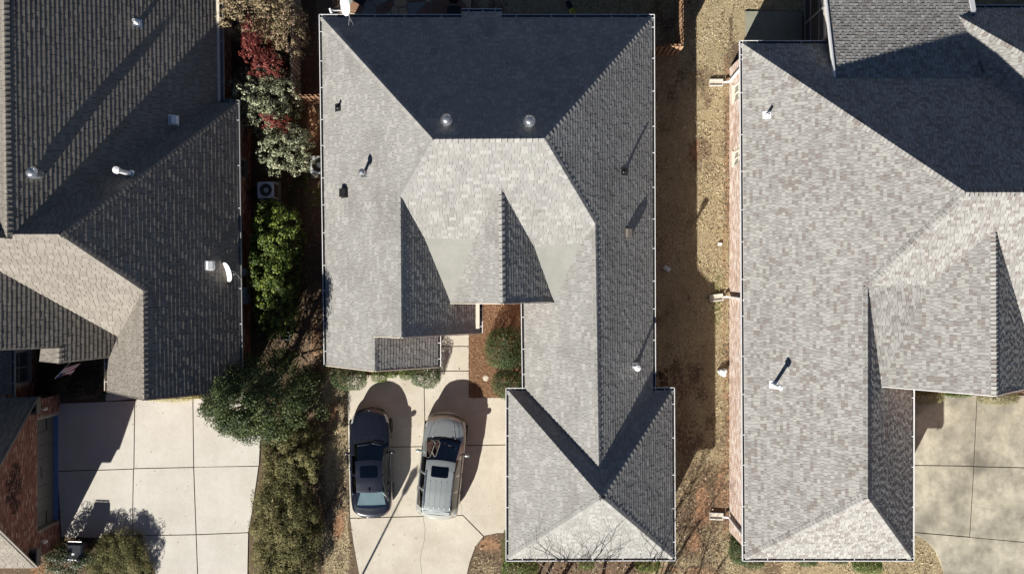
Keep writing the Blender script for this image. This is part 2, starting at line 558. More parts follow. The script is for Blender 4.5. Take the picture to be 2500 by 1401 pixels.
pave('driveway', M['concrete_c'], [
    [(848, 915), (1034.4, 915), (1037.3, 1088.2), (850, 1092)],
    [(1036, 906), (1145, 906), (1145, 970), (1236, 970), (1238, 1084), (1039, 1088)],
    [(850, 1094), (1238, 1086), (1240, 1300), (1215, 1300), (1181.4, 1306.6), (1131, 1256), (855, 1263)],
    [(855, 1265), (1130, 1258), (1179.6, 1308.6), (1160, 1334), (1147, 1370), (1140, 1400), (1136, 1460), (890, 1460), (876, 1395), (864, 1330)],
    [(1040, 846), (1145, 846), (1145, 904), (1036, 904)],
    [(1040, 740), (1145, 740), (1145, 844), (1040, 844)]])
pave('neighbour_driveway', M['concrete_l'], [
    [(140, 985), (328, 978), (326, 1143), (140, 1149)],
    [(330, 975), (470, 972), (472, 1139), (328, 1142)],
    [(472, 972), (640, 965), (632, 1136), (474, 1139)],
    [(140, 1151), (325, 1145), (322, 1305), (250, 1312), (150, 1310)],
    [(327, 1144), (472, 1141), (478, 1303), (323.5, 1306)],
    [(474, 1140), (631, 1138), (615, 1250), (606, 1298), (480, 1303)],
    [(322, 1308), (478, 1305), (484, 1460), (395, 1460), (380, 1400), (355, 1350)],
    [(480, 1305), (606, 1300), (603, 1460), (486, 1460)],
    [(258, 930), (470, 930), (470, 970), (330, 973), (258, 979)]])
pave('weathered_driveway', M['concrete_r'], [
    [(2225, 965), (2385, 965), (2377, 1136), (2225, 1134)],
    [(2387, 965), (2580, 965), (2580, 1142), (2379, 1137)],
    [(2225, 1136), (2377, 1138), (2367, 1309), (2225, 1297)],
    [(2379, 1139), (2580, 1144), (2580, 1329), (2369, 1310)],
    [(2225, 1299), (2366, 1311), (2580, 1331), (2580, 1460), (2312, 1460), (2303, 1390), (2285, 1345), (2262, 1320)]])
pave('back_patio', M['concrete_d'], [[(1820, 28), (1958, 28), (1958, 125), (1820, 125)]], 0.07)

# crack across the front driveway slab
mb = MB()
crk = [(1033, 1262), (1038, 1290), (1036, 1318), (1029, 1345), (1026, 1368), (1031, 1405)]
for (a, b_) in zip(crk, crk[1:]):
    mb.bar(P(*a, 0.0512), P(*b_, 0.0512), 0.012, 0.003)
crk = [(1127, 1215), (1124, 1228), (1128, 1240), (1126, 1256)]
for (a, b_) in zip(crk, crk[1:]):
    mb.bar(P(*a, 0.0512), P(*b_, 0.0512), 0.010, 0.003)
part(mb, 'crack', M['joint'], bpy.data.objects['driveway'])

# mulch bed by the entry
mb = MB()
bed = [(1147, 742), (1280, 742), (1280, 968), (1147, 968)]
mb.prism([(P(u, v).x, P(u, v).y) for u, v in bed], -0.02, 0.045)
part(mb, 'mulch_bed', M['mulch'], None)['kind'] = 'structure'

def inside_any(x, y, polys):
    r = np.zeros(len(x), bool)
    for p in polys:
        if (p[:, 0].max() < x.min()) or (p[:, 0].min() > x.max()):
            continue
        c = np.zeros(len(x), bool)
        n = len(p)
        for i in range(n):
            x1, y1 = p[i]
            x2, y2 = p[(i + 1) % n]
            cond = ((y1 > y) != (y2 > y))
            with np.errstate(divide='ignore', invalid='ignore'):
                xi = (x2 - x1) * (y - y1) / (y2 - y1 + 1e-12) + x1
            c ^= cond & (x < xi)
        r |= c
    return r

def blades(px, py, pz_, length, width, tilt, r):
    """flat-lying blades or leaves as diamond quads"""
    n = len(px)
    az = r.uniform(0, 2 * np.pi, n)
    tl = np.abs(r.normal(0, tilt, n)).clip(0, 1.3)
    d = np.stack([np.cos(az) * np.cos(tl), np.sin(az) * np.cos(tl), np.sin(tl)], 1)
    s = np.stack([-np.sin(az), np.cos(az), r.normal(0, 0.3, n)], 1)
    L = length * r.uniform(0.6, 1.3, n)[:, None]
    W = width * r.uniform(0.6, 1.3, n)[:, None]
    b = np.stack([px, py, pz_], 1)
    return np.stack([b, b + d * L * 0.45 + s * W, b + d * L, b + d * L * 0.55 - s * W], 1)

M['blade'] = leaf_mat('dormant_grass', [(0.0, (0.2, 0.145, 0.075)), (0.4, (0.5, 0.415, 0.26)), (0.85, (0.74, 0.66, 0.48)), (0.88, (0.2, 0.23, 0.08)), (1.0, (0.26, 0.28, 0.1))], 0.15, 0.8, 0.1)
M['litter'] = leaf_mat('dry_leaves', [(0.0, (0.1, 0.06, 0.035)), (0.4, (0.26, 0.165, 0.1)), (0.75, (0.42, 0.31, 0.21)), (1.0, (0.52, 0.44, 0.37))], 0.15, 0.7, 0.25)
M['straw'] = leaf_mat('pine_straw', [(0.0, (0.12, 0.06, 0.035)), (0.45, (0.33, 0.185, 0.1)), (0.8, (0.48, 0.3, 0.175)), (1.0, (0.52, 0.39, 0.32))], 0.1, 0.8, 0.15)

def scatter_grass():
    r = np.random.default_rng(21)
    n = 620000
    x, y = r.uniform(-24, 24, n), r.uniform(-14, 14, n)
    g, c, gr, d = zones(x, y)
    u, v = gu(x), gv(y)
    vis = ((u > 1590) & (u < 1800)) | ((u > 780) & (u < 862) & (v > 880)) | (v < 40) | (v > 1355) | ((u > 2225) & (u < 2320))
    dens = (0.05 + 0.95 * g) * (1 - 0.9 * c)
    keep = vis & (r.uniform(0, 1, n) < dens * (0.5 + 0.55 * sines(x, y, 30, 6.0) + 0.3 * sines(x, y, 33, 2.0))) & ~inside_any(x, y, PAVED)
    x, y, gr = x[keep], y[keep], gr[keep]
    t = (0.45 + 0.26 * sines(x, y, 31, 5.0) + 0.12 * sines(x, y, 35, 12.0) + r.normal(0, 0.18, len(x))).clip(0, 0.86)
    t = np.where(r.uniform(0, 1, len(x)) < gr * 0.7, 0.97, t)
    V = blades(x, y, np.full(len(x), 0.0), 0.12, 0.011, 0.55, r)
    tag(link('lawn_grass', quad_mesh('lawn_grass', V, t), M['blade']), 'tan dormant lawn grass between the houses', 'grass', kind='stuff')
scatter_grass()

def scatter_litter():
    r = np.random.default_rng(22)
    n = 90000
    x, y = r.uniform(-24, 24, n), r.uniform(-14, 14, n)
    u, v = gu(x), gv(y)
    def gz(cu, cv, ru, rv):
        return np.exp(-(((u - cu) / ru) ** 2 + ((v - cv) / rv) ** 2))
    d = 0.03 + 0.95 * gz(700, 870, 70, 50) + 0.6 * gz(770, 860, 40, 110) + 0.55 * gz(815, 1200, 30, 260) + 0.7 * gz(735, 640, 35, 260) + 0.9 * gz(1420, 1392, 230, 26) + 0.45 * gz(1700, 1250, 60, 170) \
        + 0.22 * ((u > 1600) & (u < 1790)) + 0.4 * gz(1180, 1370, 40, 60) + 0.35 * gz(1740, 420, 30, 70) + 0.5 * gz(120, 1350, 60, 60) + 0.35 * gz(170, 930, 110, 50) + 0.3 * gz(740, 120, 30, 150)
    keep = (r.uniform(0, 1, n) < d) & ~inside_any(x, y, PAVED)
    x, y = x[keep], y[keep]
    V = blades(x, y, 0.02 + r.uniform(0, 0.05, len(x)), 0.085, 0.026, 0.35, r)
    tag(link('fallen_leaves', quad_mesh('fallen_leaves', V, r.beta(2, 1.8, len(x))), M['litter']), 'brown fallen leaves littering the soil', 'leaves', kind='stuff')
    # pine straw
    n = 26000
    x = r.uniform(P(1147, 0).x, P(1280, 0).x, n)
    y = r.uniform(P(0, 968).y, P(0, 742).y, n)
    V = blades(x, y, 0.045 + r.uniform(0, 0.03, n), 0.13, 0.006, 0.22, r)
    tag(link('pine_straw', quad_mesh('pine_straw', V, r.beta(2, 2, n)), M['straw']), 'reddish pine straw covering the entry bed', 'pine straw', kind='stuff')
    # specks blown on the driveways
    n = 260
    x, y = r.uniform(-21, 22, n), r.uniform(-13, -4, n)
    k = inside_any(x, y, PAVED)
    V = blades(x[k], y[k], np.full(k.sum(), 0.056), 0.06, 0.018, 0.1, r)
    tag(link('stray_leaves', quad_mesh('stray_leaves', V, r.beta(2, 3, int(k.sum()))), M['litter']), 'few stray leaves blown onto the concrete driveways', 'leaves', kind='stuff')
scatter_litter()
# ------------------------------------------------------------------ house builders
def frame(pl):
    n = pl[0]
    d = (Vector((0, 0, 1)) - n * n.z).normalized()     # up the slope
    e = d.cross(n).normalized()                        # along the eave
    return e, d, n

def clip(poly, axis, val, keep_greater):
    out = []
    for i in range(len(poly)):
        a, b = poly[i], poly[(i + 1) % len(poly)]
        da, db = a[axis] - val, b[axis] - val
        if not keep_greater:
            da, db = -da, -db
        if da >= 0:
            out.append(a)
        if (da > 0 and db < 0) or (da < 0 and db > 0):
            t = da / (da - db)
            out.append((a[0] + (b[0] - a[0]) * t, a[1] + (b[1] - a[1]) * t))
    return out

def area2(p):
    return 0.5 * abs(sum(p[i][0] * p[(i + 1) % len(p)][1] - p[(i + 1) % len(p)][0] * p[i][1] for i in range(len(p))))

class Roof:
    def __init__(s, house, mat, expo, widths, thick, tints, seed, gap=0.009):
        s.gap = gap
        s.house, s.mat, s.expo, s.widths, s.thick, s.tints = house, mat, expo, widths, thick, tints
        s.r = random.Random(seed)
        s.deck, s.sh, s.single, s.caps = MB(), MB(), [], []
        s.ncap = 0
    def plane(s, pl, poly):
        e, d, n = frame(pl)
        s.deck.face([p for p in poly] if (poly[1] - poly[0]).cross(poly[2] - poly[1]).dot(n) > 0 else list(reversed(poly)))
        o = n * pl[1]
        q = [((p - o).dot(e), (p - o).dot(d)) for p in poly]
        a2 = sum(q[i][0] * q[(i + 1) % len(q)][1] - q[(i + 1) % len(q)][0] * q[i][1] for i in range(len(q)))
        if a2 < 0:
            q.reverse()
        dmin, dmax = min(p[1] for p in q), max(p[1] for p in q)
        rr = s.r
        k, d0 = 0, dmin - 0.001
        while d0 < dmax:
            band = clip(clip(q, 1, d0, True), 1, d0 + s.expo, False)
            kk = rr.randint(0, 1)
            if len(band) >= 3:
                e0 = min(p[0] for p in band) - rr.random() * 0.4
                e1 = max(p[0] for p in band)
                while e0 < e1:
                    w = rr.choice(s.widths)
                    t = clip(clip(band, 0, e0, True), 0, e0 + w - s.gap, False)
                    if len(t) >= 3 and area2(t) > 0.0008:
                        th = s.thick[kk % 2] * rr.uniform(0.85, 1.15) if rr.random() < 0.85 else s.thick[0]
                        th = round(th, 3)
                        kk += 1
                        ti = rr.choice(s.tints)
                        full = len(t) == 4 and area2(t) > 0.98 * (w - s.gap) * s.expo
                        if full:
                            c = o + e * (e0 + w / 2) + d * (d0 + s.expo / 2)
                            vd = (Vector((0, 0, CAM_H)) - c)
                            sc = w * s.expo * n.dot(vd.normalized()) / vd.length_squared
                            s.single.append((sc, (e, d, n, c, w, th, ti), t, o, d0))
                        else:
                            s.tab(t, o, e, d, n, d0, th, ti)
                    e0 += w
            d0 += s.expo
            k += 1
    def tab(s, t, o, e, d, n, d0, th, ti):
        m = len(t)
        top = [o + e * a + d * b + n * (th * (1 - 0.8 * (b - d0) / s.expo) + 0.002) for a, b in t]
        bot = [o + e * a + d * b - n * 0.001 for a, b in t]
        i = len(s.sh.v)
        s.sh.v += [tuple(p) for p in top + bot]
        s.sh.f.append(tuple(range(i, i + m)))
        s.sh.t.append(ti)
        for a in range(m):
            b = (a + 1) % m
            s.sh.f.append((i + m + a, i + m + b, i + b, i + a))
            s.sh.t.append(0.0)
    def ridge(s, p, q, na, nb, step=0.21, w=0.15, start=0.0):
        """row of bent cap shingles from p (low end) to q"""
        p, q = Vector(p), Vector(q)
        if q.z < p.z:
            p, q = q, p
        L = (q - p).length
        t = (q - p).normalized()
        wa = t.cross(na).normalized()
        wb = t.cross(nb).normalized()
        if wa.dot(nb) > 0: wa = -wa
        if wb.dot(na) > 0: wb = -wb
        up = (na + nb).normalized()
        n = max(1, int(L / step))
        st = L / n
        cache = {}
        for i in range(n):
            ti = s.r.choice(s.tints)
            key = round(ti, 2)
            if key not in cache:
                mb = MB()
                vs = []
                for y, h in ((-0.005, 0.034), (st - 0.03, 0.010), (st + 0.02, 0.006)):
                    for base, nn in ((wa * w, na), (wa * w * 0.35, na), (Vector(), up), (wb * w * 0.35, nb), (wb * w, nb)):
                        vs.append(t * y + base + nn * h)
                    for base, nn in ((wa * w, na), (wb * w, nb)):
                        vs.append(t * y + base - nn * 0.002)
                fs = [(5, 6, 4, 3, 2, 1, 0)]
                for r0 in (0, 7):
                    fs += [(r0, r0 + 1, r0 + 8, r0 + 7), (r0 + 1, r0 + 2, r0 + 9, r0 + 8), (r0 + 2, r0 + 3, r0 + 10, r0 + 9), (r0 + 3, r0 + 4, r0 + 11, r0 + 10), (r0, r0 + 7, r0 + 12, r0 + 5), (r0 + 4, r0 + 6, r0 + 13, r0 + 11)]
                mb.add(vs, fs, ti)
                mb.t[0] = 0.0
                mb.t[7:] = [0.0] * 6  # dark band at the upper end: shadow line between caps, painted in
                # consistent outward faces
                me = mb.mesh('ridge_cap', tint=True)
                bm = bmesh.new(); bm.from_mesh(me)
                bmesh.ops.recalc_face_normals(bm, faces=bm.faces)
                if sum((f.normal.dot(up)) * f.calc_area() for f in bm.faces) < 0:
                    bmesh.ops.reverse_faces(bm, faces=bm.faces)
                bm.to_mesh(me); bm.free()
                me.materials.append(s.mat)
                cache[key] = me
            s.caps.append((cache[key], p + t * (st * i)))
    def build(s, nsingle=300):
        roof = part(s.deck, 'roof', M['deck'], s.house)
        sh = sorted(s.single, key=lambda a: -a[0])
        cache = {}
        for i, (sc, (e, d, n, c, w, th, ti), t, o, d0) in enumerate(sh):
            if i >= nsingle:
                s.tab(t, o, e, d, n, d0, th, ti)
                continue
            key = (round(w, 3), th, ti)
            if key not in cache:
                mb = MB()
                a, b = (w - s.gap) / 2, s.expo / 2
                t0, t1 = th + 0.002, th * 0.2 + 0.002
                mb.add([(-a, -b, t0), (a, -b, t0), (a, b, t1), (-a, b, t1), (-a, -b, -.001), (a, -b, -.001), (a, b, -.001), (-a, b, -.001)],
                       [(0, 1, 2, 3), (4, 5, 1, 0), (5, 6, 2, 1), (6, 7, 3, 2), (7, 4, 0, 3)], ti)
                mb.t[1:] = [0.0] * 4
                me = mb.mesh('shingle', tint=True)
                me.materials.append(s.mat)
                cache[key] = me
            ob = bpy.data.objects.new('shingle', cache[key])
            COL.objects.link(ob)
            ob.parent = roof
            ob.matrix_local = Matrix((( e.x, d.x, n.x, c.x), (e.y, d.y, n.y, c.y), (e.z, d.z, n.z, c.z), (0, 0, 0, 1)))
        part(s.sh, 'shingle_courses', s.mat, roof, kind='stuff', tint=True)
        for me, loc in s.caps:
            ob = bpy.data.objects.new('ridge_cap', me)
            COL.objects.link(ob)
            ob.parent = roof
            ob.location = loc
        return roof

def gutter(house, pts, side, strap=1.25, mat=None, bottom=None):
    """open gutter along an eave polyline; side=+1 puts it left of travel"""
    mb, tr = MB(), MB()
    straps = []
    n = len(pts)
    outs = []
    for a, b in zip(pts, pts[1:]):
        t = (b - a); t.z = 0; t.normalize()
        outs.append(Vector((-t.y, t.x, 0)) * side)
    for i, (a, b) in enumerate(zip(pts, pts[1:])):
        o = outs[i]
        t = (b - a).normalized()
        ea = t * (0.135 if i > 0 and outs[i - 1].dot(t) < -0.3 else 0.0)
        eb = t * (0.135 if i < n - 2 and outs[i + 1].dot(t) > 0.3 else 0.0)
        p, q = a - ea, b + eb
        mb.bar(p + o * 0.125 + Vector((0, 0, -0.05)), q + o * 0.125 + Vector((0, 0, -0.05)), 0.014, 0.13)
        mb.bar(p + o * 0.118 + Vector((0, 0, 0.012)), q + o * 0.118 + Vector((0, 0, 0.012)), 0.028, 0.008)
        mb.bar(p - o * 0.012 + Vector((0, 0, -0.09)), q - o * 0.012 + Vector((0, 0, -0.09)), 0.02, 0.17)
        tr.bar(p + o * 0.058 + Vector((0, 0, -0.105)), q + o * 0.058 + Vector((0, 0, -0.105)), 0.112, 0.012)
        k = max(1, int((q - p).length / strap))
        for j in range(k):
            c = p + (q - p) * ((j + 0.5 + random.uniform(-0.12, 0.12)) / k)
            straps.append((c, o))
    g = part(mb, 'gutter', mat or M['white'], house)
    part(tr, 'trough', bottom or M['trough'], g)
    for c, o in straps:
        m2 = MB()
        m2.bar(c + o * 0.0 + Vector((0, 0, 0.004)), c + o * 0.115 + Vector((0, 0, 0.0)), 0.03, 0.006)
        part(m2, 'gutter_strap', M['white'], g)
    return g

def brick_wall(house, p, q, z0, z1, out, mat='brick_red', openings=(), top=None, bricks=True, wallmat='mortar', name='wall'):
    """wall from p to q (plan points), facing out; top(s) may cut a gable; openings = (s0,s1,z0,z1)"""
    p, q, out = Vector((p[0], p[1], 0)), Vector((q[0], q[1], 0)), Vector((out[0], out[1], 0))
    t = (q - p).normalized()
    L = (q - p).length
    wb = MB()
    Z = lambda z: Vector((0, 0, z))
    # wall sheet around the openings, 0.2 m thick pieces
    cuts = sorted({0.0, L, *[o[0] for o in openings], *[o[1] for o in openings]})
    for a, b in zip(cuts, cuts[1:]):
        m = (a + b) / 2
        spans = [(z0, None)]
        for o in openings:
            if o[0] <= m <= o[1]:
                new = []
                for lo, hi in spans:
                    if o[2] > lo + 0.001: new.append((lo, o[2]))
                    new.append((o[3], hi))
                spans = new
        for lo, hi in spans:
            ns = 1 if top is None else max(1, int((b - a) / 0.5))
            for i in range(ns):
                a1, b1 = a + (b - a) * i / ns, a + (b - a) * (i + 1) / ns
                ha = hi if hi is not None else (top(a1) if top else z1)
                hb = hi if hi is not None else (top(b1) if top else z1)
                if max(ha, hb) <= lo: continue
                f = [p + t * a1 + Z(lo), p + t * b1 + Z(lo), p + t * b1 + Z(max(lo, hb)), p + t * a1 + Z(max(lo, ha))]
                g = [x - out * 0.2 for x in f]
                wb.add(f + g, [(0, 1, 2, 3), (7, 6, 5, 4), (0, 4, 5, 1), (1, 5, 6, 2), (2, 6, 7, 3), (3, 7, 4, 0)])
    w = part(wb, name, M[wallmat], house)
    if bricks:
        bb = MB()
        rr = random.Random(int(L * 1000))
        z, k = z0 + 0.005, 0
        while z < 12:
            if z + 0.06 > (z1 if top is None else max(top(i * L / 40) for i in range(41))): break
            s = -0.105 * (k % 2)
            while s < L:
                a, b = max(0, s), min(L, s + 0.2)
                ok = b - a > 0.04 and not any(a < o[1] and b > o[0] and z + 0.06 > o[2] and z < o[3] for o in openings)
                if ok and top is not None:
                    ok = min(top(a), top(b)) > z + 0.06
                if ok:
                    f = [p + t * a + Z(z), p + t * b + Z(z), p + t * b + Z(z + 0.062), p + t * a + Z(z + 0.062)]
                    dd = out * (0.012 + rr.random() * 0.005)
                    bb.add([x + dd for x in f] + f, [(0, 1, 2, 3), (0, 3, 7, 4), (1, 5, 6, 2), (3, 2, 6, 7), (0, 4, 5, 1)], rr.random())
                s += 0.21
            z += 0.073
            k += 1
        part(bb, 'brick', M[mat], w, kind='stuff', tint=True)
    return w

def window(house, c, t, out, w, h, sill=True, mull=True, frame_mat='white', glass='screen'):
    """window centred at c on the wall line, t along the wall"""
    c, t, out = Vector(c), Vector(t), Vector(out)
    up = Vector((0, 0, 1))
    fm = MB()
    for s in (-1, 1):
        fm.bar(c + t * (s * (w / 2 - 0.03)) - up * (h / 2) - out * 0.03, c + t * (s * (w / 2 - 0.03)) + up * (h / 2) - out * 0.03, 0.06, 0.06, up=out)
        fm.bar(c + up * (s * (h / 2 - 0.03)) - t * (w / 2 - 0.06) - out * 0.03, c + up * (s * (h / 2 - 0.03)) + t * (w / 2 - 0.06) - out * 0.03, 0.06, 0.06, up=out)
    if mull:
        fm.bar(c - t * (w / 2 - 0.06) - out * 0.035, c + t * (w / 2 - 0.06) - out * 0.035, 0.04, 0.05, up=out)
        fm.bar(c - up * (h / 2 - 0.06) - out * 0.035, c + up * (h / 2 - 0.06) - out * 0.035, 0.045, 0.052, up=out)
    f = part(fm, 'window', M[frame_mat], house)
    g = MB()
    a = t * (w / 2 - 0.05); b = up * (h / 2 - 0.05); o = c - out * 0.055
    g.face([o - a - b, o + a - b, o + a + b, o - a + b])
    part(g, 'pane', M['winglass'], f)
    if sill:
        s_ = MB()
        s_.bar(c - up * (h / 2 + 0.035) - t * (w / 2 + 0.03) + out * 0.02, c - up * (h / 2 + 0.035) + t * (w / 2 + 0.03) + out * 0.02, 0.14, 0.06, up=up)
        part(s_, 'sill', M[frame_mat], f)
    return f

m_, nt_, b_ = new_mat('window_glass')
b_.inputs['Base Color'].default_value = (0.05, 0.06, 0.065, 1)
b_.inputs['Roughness'].default_value = 0.06
fr_ = noise(nt_, 2.0, 2)
nt_.links.new(ramp(nt_, fr_, [(0.3, (0.035, 0.042, 0.045)), (0.7, (0.07, 0.08, 0.085))]), b_.inputs['Base Color'])
M['winglass'] = m_

def soffit(house, pts, mat='offwhite'):
    mb = MB()
    mb.face(pts)
    return part(mb, 'soffit', M[mat], house)
# ------------------------------------------------------------------ houses
def Z(z): return Vector((0, 0, z))

def inset_walls(house, corners, inset, z1, mat, skip=()):
    n = len(corners)
    outs = []
    for i in range(n):
        t = corners[(i + 1) % n] - corners[i]; t.z = 0; t.normalize()
        outs.append(Vector((-t.y, t.x, 0)))
    cs = [corners[i] - (outs[i - 1] + outs[i]) * inset for i in range(n)]
    for i in range(n):
        if i in skip: continue
        brick_wall(house, cs[i], cs[(i + 1) % n], -0.05, z1, outs[i], bricks=False, wallmat=mat)
    return cs

def soffit_ring(house, corners, cs, z, mat='offwhite'):
    mb = MB()
    n = len(corners)
    for i in range(n):
        j = (i + 1) % n
        mb.face([Vector((p.x, p.y, z)) for p in (corners[i], corners[j], cs[j], cs[i])])
    part(mb, 'soffit', M[mat], house)

def gable(house, pts, mat):
    mb = MB()
    mb.face(pts)
    mb.face([p + Vector((0, 0.15, 0)) for p in pts])
    part(mb, 'gable_wall', M[mat], house)

# ---------------- grey house in the middle
ZE, ZR = 2.75, 6.93
HC = thing('house', 'grey shingled hip roof house in the middle with two cars on its driveway', 'house', (-1, 0, 0), 0, 'houses in a row', True)
A, B = P(786, 43, ZE), P(1591, 43, ZE)
A2, B2 = P(798, 891, ZE), P(1594, 953, ZE)
cW = plane3(A, A2, P(1057, 341, ZR))
cN = plane3(A, B, P(1190, 340, ZR))
cE = plane3(B, B2, P(1328, 338, ZR))
R1, R2 = rl(1057, 341, cW, cN), rl(1328, 338, cE, cN)
mid = (R1 + R2) / 2
cS = plane3(R1, R2, mid + Vector((0, -1, -0.575)))
cLE = plane3(rp(978, 480, cW), rp(980, 823, cW), P(1171, 775, 2.42))
J1 = x3(cW, cS, cLE)
G1 = rl(980, 823, cW, cLE)
cSG = plane3(rp(915, 820, cW), rp(915, 905, cW), P(1069, 855, ZE))
G2 = rl(915, 905, cW, cSG)
G3 = x3(cW, cSG, yplane(G1.y))
cRW = plane3(rp(1453, 543, cE), rp(1462, 1143, cE), P(1279, 850, ZE))
J2 = x3(cE, cS, cRW)
g1, g2, g3, g4 = P(1242, 954, ZE), P(1640, 953, ZE), P(1642, 1361, ZE), P(1242, 1362, ZE)
AP = P(1470, 1215, 5.7)
cGN, cGE, cGS, cGW = plane3(g1, g2, AP), plane3(g2, g3, AP), plane3(g3, g4, AP), plane3(g4, g1, AP)
Q1 = x3(cRW, cE, cGN)
Q2 = x3(cE, cGN, zplane(ZE))
Q3 = x3(cRW, cGN, zplane(ZE))
C1 = rp(1224, 462, cS)
C2 = P(1227, 740, C1.z)
K1 = rl(1058, 570, cLE, cS)
K2 = rp(1100, 739, cLE)
cCW = plane3(C1, C2, K2)
cCE = plane3(C1, C2, P(1366, 736, 3.5))
M2 = x3(cCE, cRW, yplane(C2.y + 0.02))
cCL = plane3(K1, rl(1135, 570, cS, cCW), K2)
T1 = rl(1135, 570, cS, cCW)
M1 = rl(1328, 590, cS, cCE)
M3 = rl(1412, 590, cS, cRW)
ev = lambda u, v, z=ZE: P(u, v, z)
rc = Roof(HC, M['sh_center'], 0.142, [0.12, 0.16, 0.2, 0.25, 0.3], [0.017, 0.011], [0.06 + 0.94 * (i / 9) ** 1.3 for i in range(10)], 1)
rc.plane(cW, [A, A2, G2, G3, G1, J1, R1])
rc.plane(cN, [B, A, R1, R2])
b1, b2 = rp(1127, 29, cN), rp(1225, 29, cN)
t1_, t2_ = rp(1127, 44, cN), rp(1225, 44, cN)
rc.plane(cN, [b1, t1_, t2_, b2])
rc.plane(cE, [B, R2, J2, Q1, Q2])
rc.plane(cS, [R1, J1, K1, T1, C1, M1, M3, J2, R2])
e1, e2 = ev(1171, 742, 2.42), ev(1171, 801, 2.42)
e1.z = pz(cLE, e1.x, e1.y); e2.z = pz(cLE, e2.x, e2.y)
G1b = Vector((e2.x, G1.y, e2.z))
rc.plane(cLE, [J1, G1, G1b, e1, K2, K1])
s1 = Vector((P(1069, 800, ZE).x, G1.y, 0)); s1.z = pz(cSG, s1.x, s1.y)
s2 = Vector((s1.x, G2.y, pz(cSG, s1.x, G2.y)))
rc.plane(cSG, [G3, G2, s2, s1])
rc.plane(cCW, [C1, T1, K2, C2])
rc.plane(cCE, [C1, C2, M2, M1])
w1, w2 = ev(1279, 738), Q3
w1.z = pz(cRW, w1.x, w1.y)
rc.plane(cRW, [J2, M3, M2, w1, Q3, Q1])
rc.plane(cGN, [g1, Q3, Q1, Q2, g2, AP])
rc.plane(cGE, [g2, g3, AP])
rc.plane(cGS, [g3, g4, AP])
rc.plane(cGW, [g4, g1, AP])
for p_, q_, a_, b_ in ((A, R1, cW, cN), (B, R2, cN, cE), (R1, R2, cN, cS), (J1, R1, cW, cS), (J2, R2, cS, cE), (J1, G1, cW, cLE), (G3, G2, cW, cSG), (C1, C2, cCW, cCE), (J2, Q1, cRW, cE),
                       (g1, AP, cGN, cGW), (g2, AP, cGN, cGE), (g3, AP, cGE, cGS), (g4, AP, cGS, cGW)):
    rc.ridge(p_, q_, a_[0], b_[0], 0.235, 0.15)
ROOF_C = rc.build()
for tri in ((K1, T1, K2), (M1, M3, M2)):
    mb = MB()
    n_ = (tri[1] - tri[0]).cross(tri[2] - tri[0])
    mb.face([p + Z(0.012) for p in (tri if n_.z > 0 else reversed(tri))])
    part(mb, 'cricket', M['membrane'], HC, label='smooth grey rolled roofing in the valley of the front gable')
gutter(HC, [A2 + Vector((0, 0.02, 0)), A, ev(1127, 43)], 1)
gutter(HC, [b1 + Vector((0, 0, 0)), b2], 1, 0.5)
gutter(HC, [ev(1225, 43), B, Q2 + Vector((0.0, 0, 0)), g2, g3, g4, g1, Q3, w1 * 1.0], 1)
gutter(HC, [e1, G1b], 1, 0.6)
gutter(HC, [s1, s2], 1, 0.6)
def rake(house, mat, *bars):
    for a_, b_, w_, h_, up_ in bars:
        mb = MB()
        mb.bar(a_, b_, w_, h_, up_)
        part(mb, 'rake_board', M[mat], house)
UPZ = Vector((0, 0, 1))
rk = lambda a_, b_, dz: (a_ + Vector((0, -0.03, dz)), b_ + Vector((0, -0.03, dz)), 0.03, 0.16, UPZ)
rake(HC, 'offwhite', *[rk(a_, b_, -0.07) for a_, b_ in ((G1b, G1), (G1, G3), (s2, G2), (G2, A2), (K2, C2), (C2, M2))])
cc = [A2, A, B, Q2, g2, g3, g4, g1, Q3, w1, e1, e2, s1, s2]
cc = [Vector((p.x, p.y, ZE)) for p in cc]
cs_ = inset_walls(HC, cc, 0.33, 2.68, 'wall_red')
soffit_ring(HC, cc, cs_, 2.62)
gy_ = Vector((0, 0.3, 0))
gable(HC, [Vector((G3.x, G1.y, 2.6)) + gy_, Vector((G1b.x - .3, G1.y, 2.6)) + gy_, G1 + gy_ - Z(0.05), G3 + gy_ - Z(0.05)], 'wall_red')
gable(HC, [Vector((A2.x + .3, G2.y, 2.6)) + gy_, Vector((s2.x - .3, G2.y, 2.6)) + gy_, G2 + gy_ - Z(0.05)], 'wall_red')
gable(HC, [Vector((K2.x, C2.y, K2.z - 1.3)) + gy_, Vector((M2.x, C2.y, M2.z - 1.2)) + gy_, M2 + gy_ - Z(0.05), C2 + gy_ - Z(0.05), K2 + gy_ - Z(0.05)], 'wall_red')
for q in range(2):   # porch columns of the entry
    mb = MB()
    x = P((1186, 1264)[q], 0, 0).x
    mb.lathe([(0.14, 0), (0.14, 0.1), (0.11, 0.14), (0.095, 2.4), (0.13, 2.5), (0.13, 2.7)], 14, (x, C2.y + 0.35, 0))
    part(mb, 'column', M['offwhite'], HC, smooth=True)

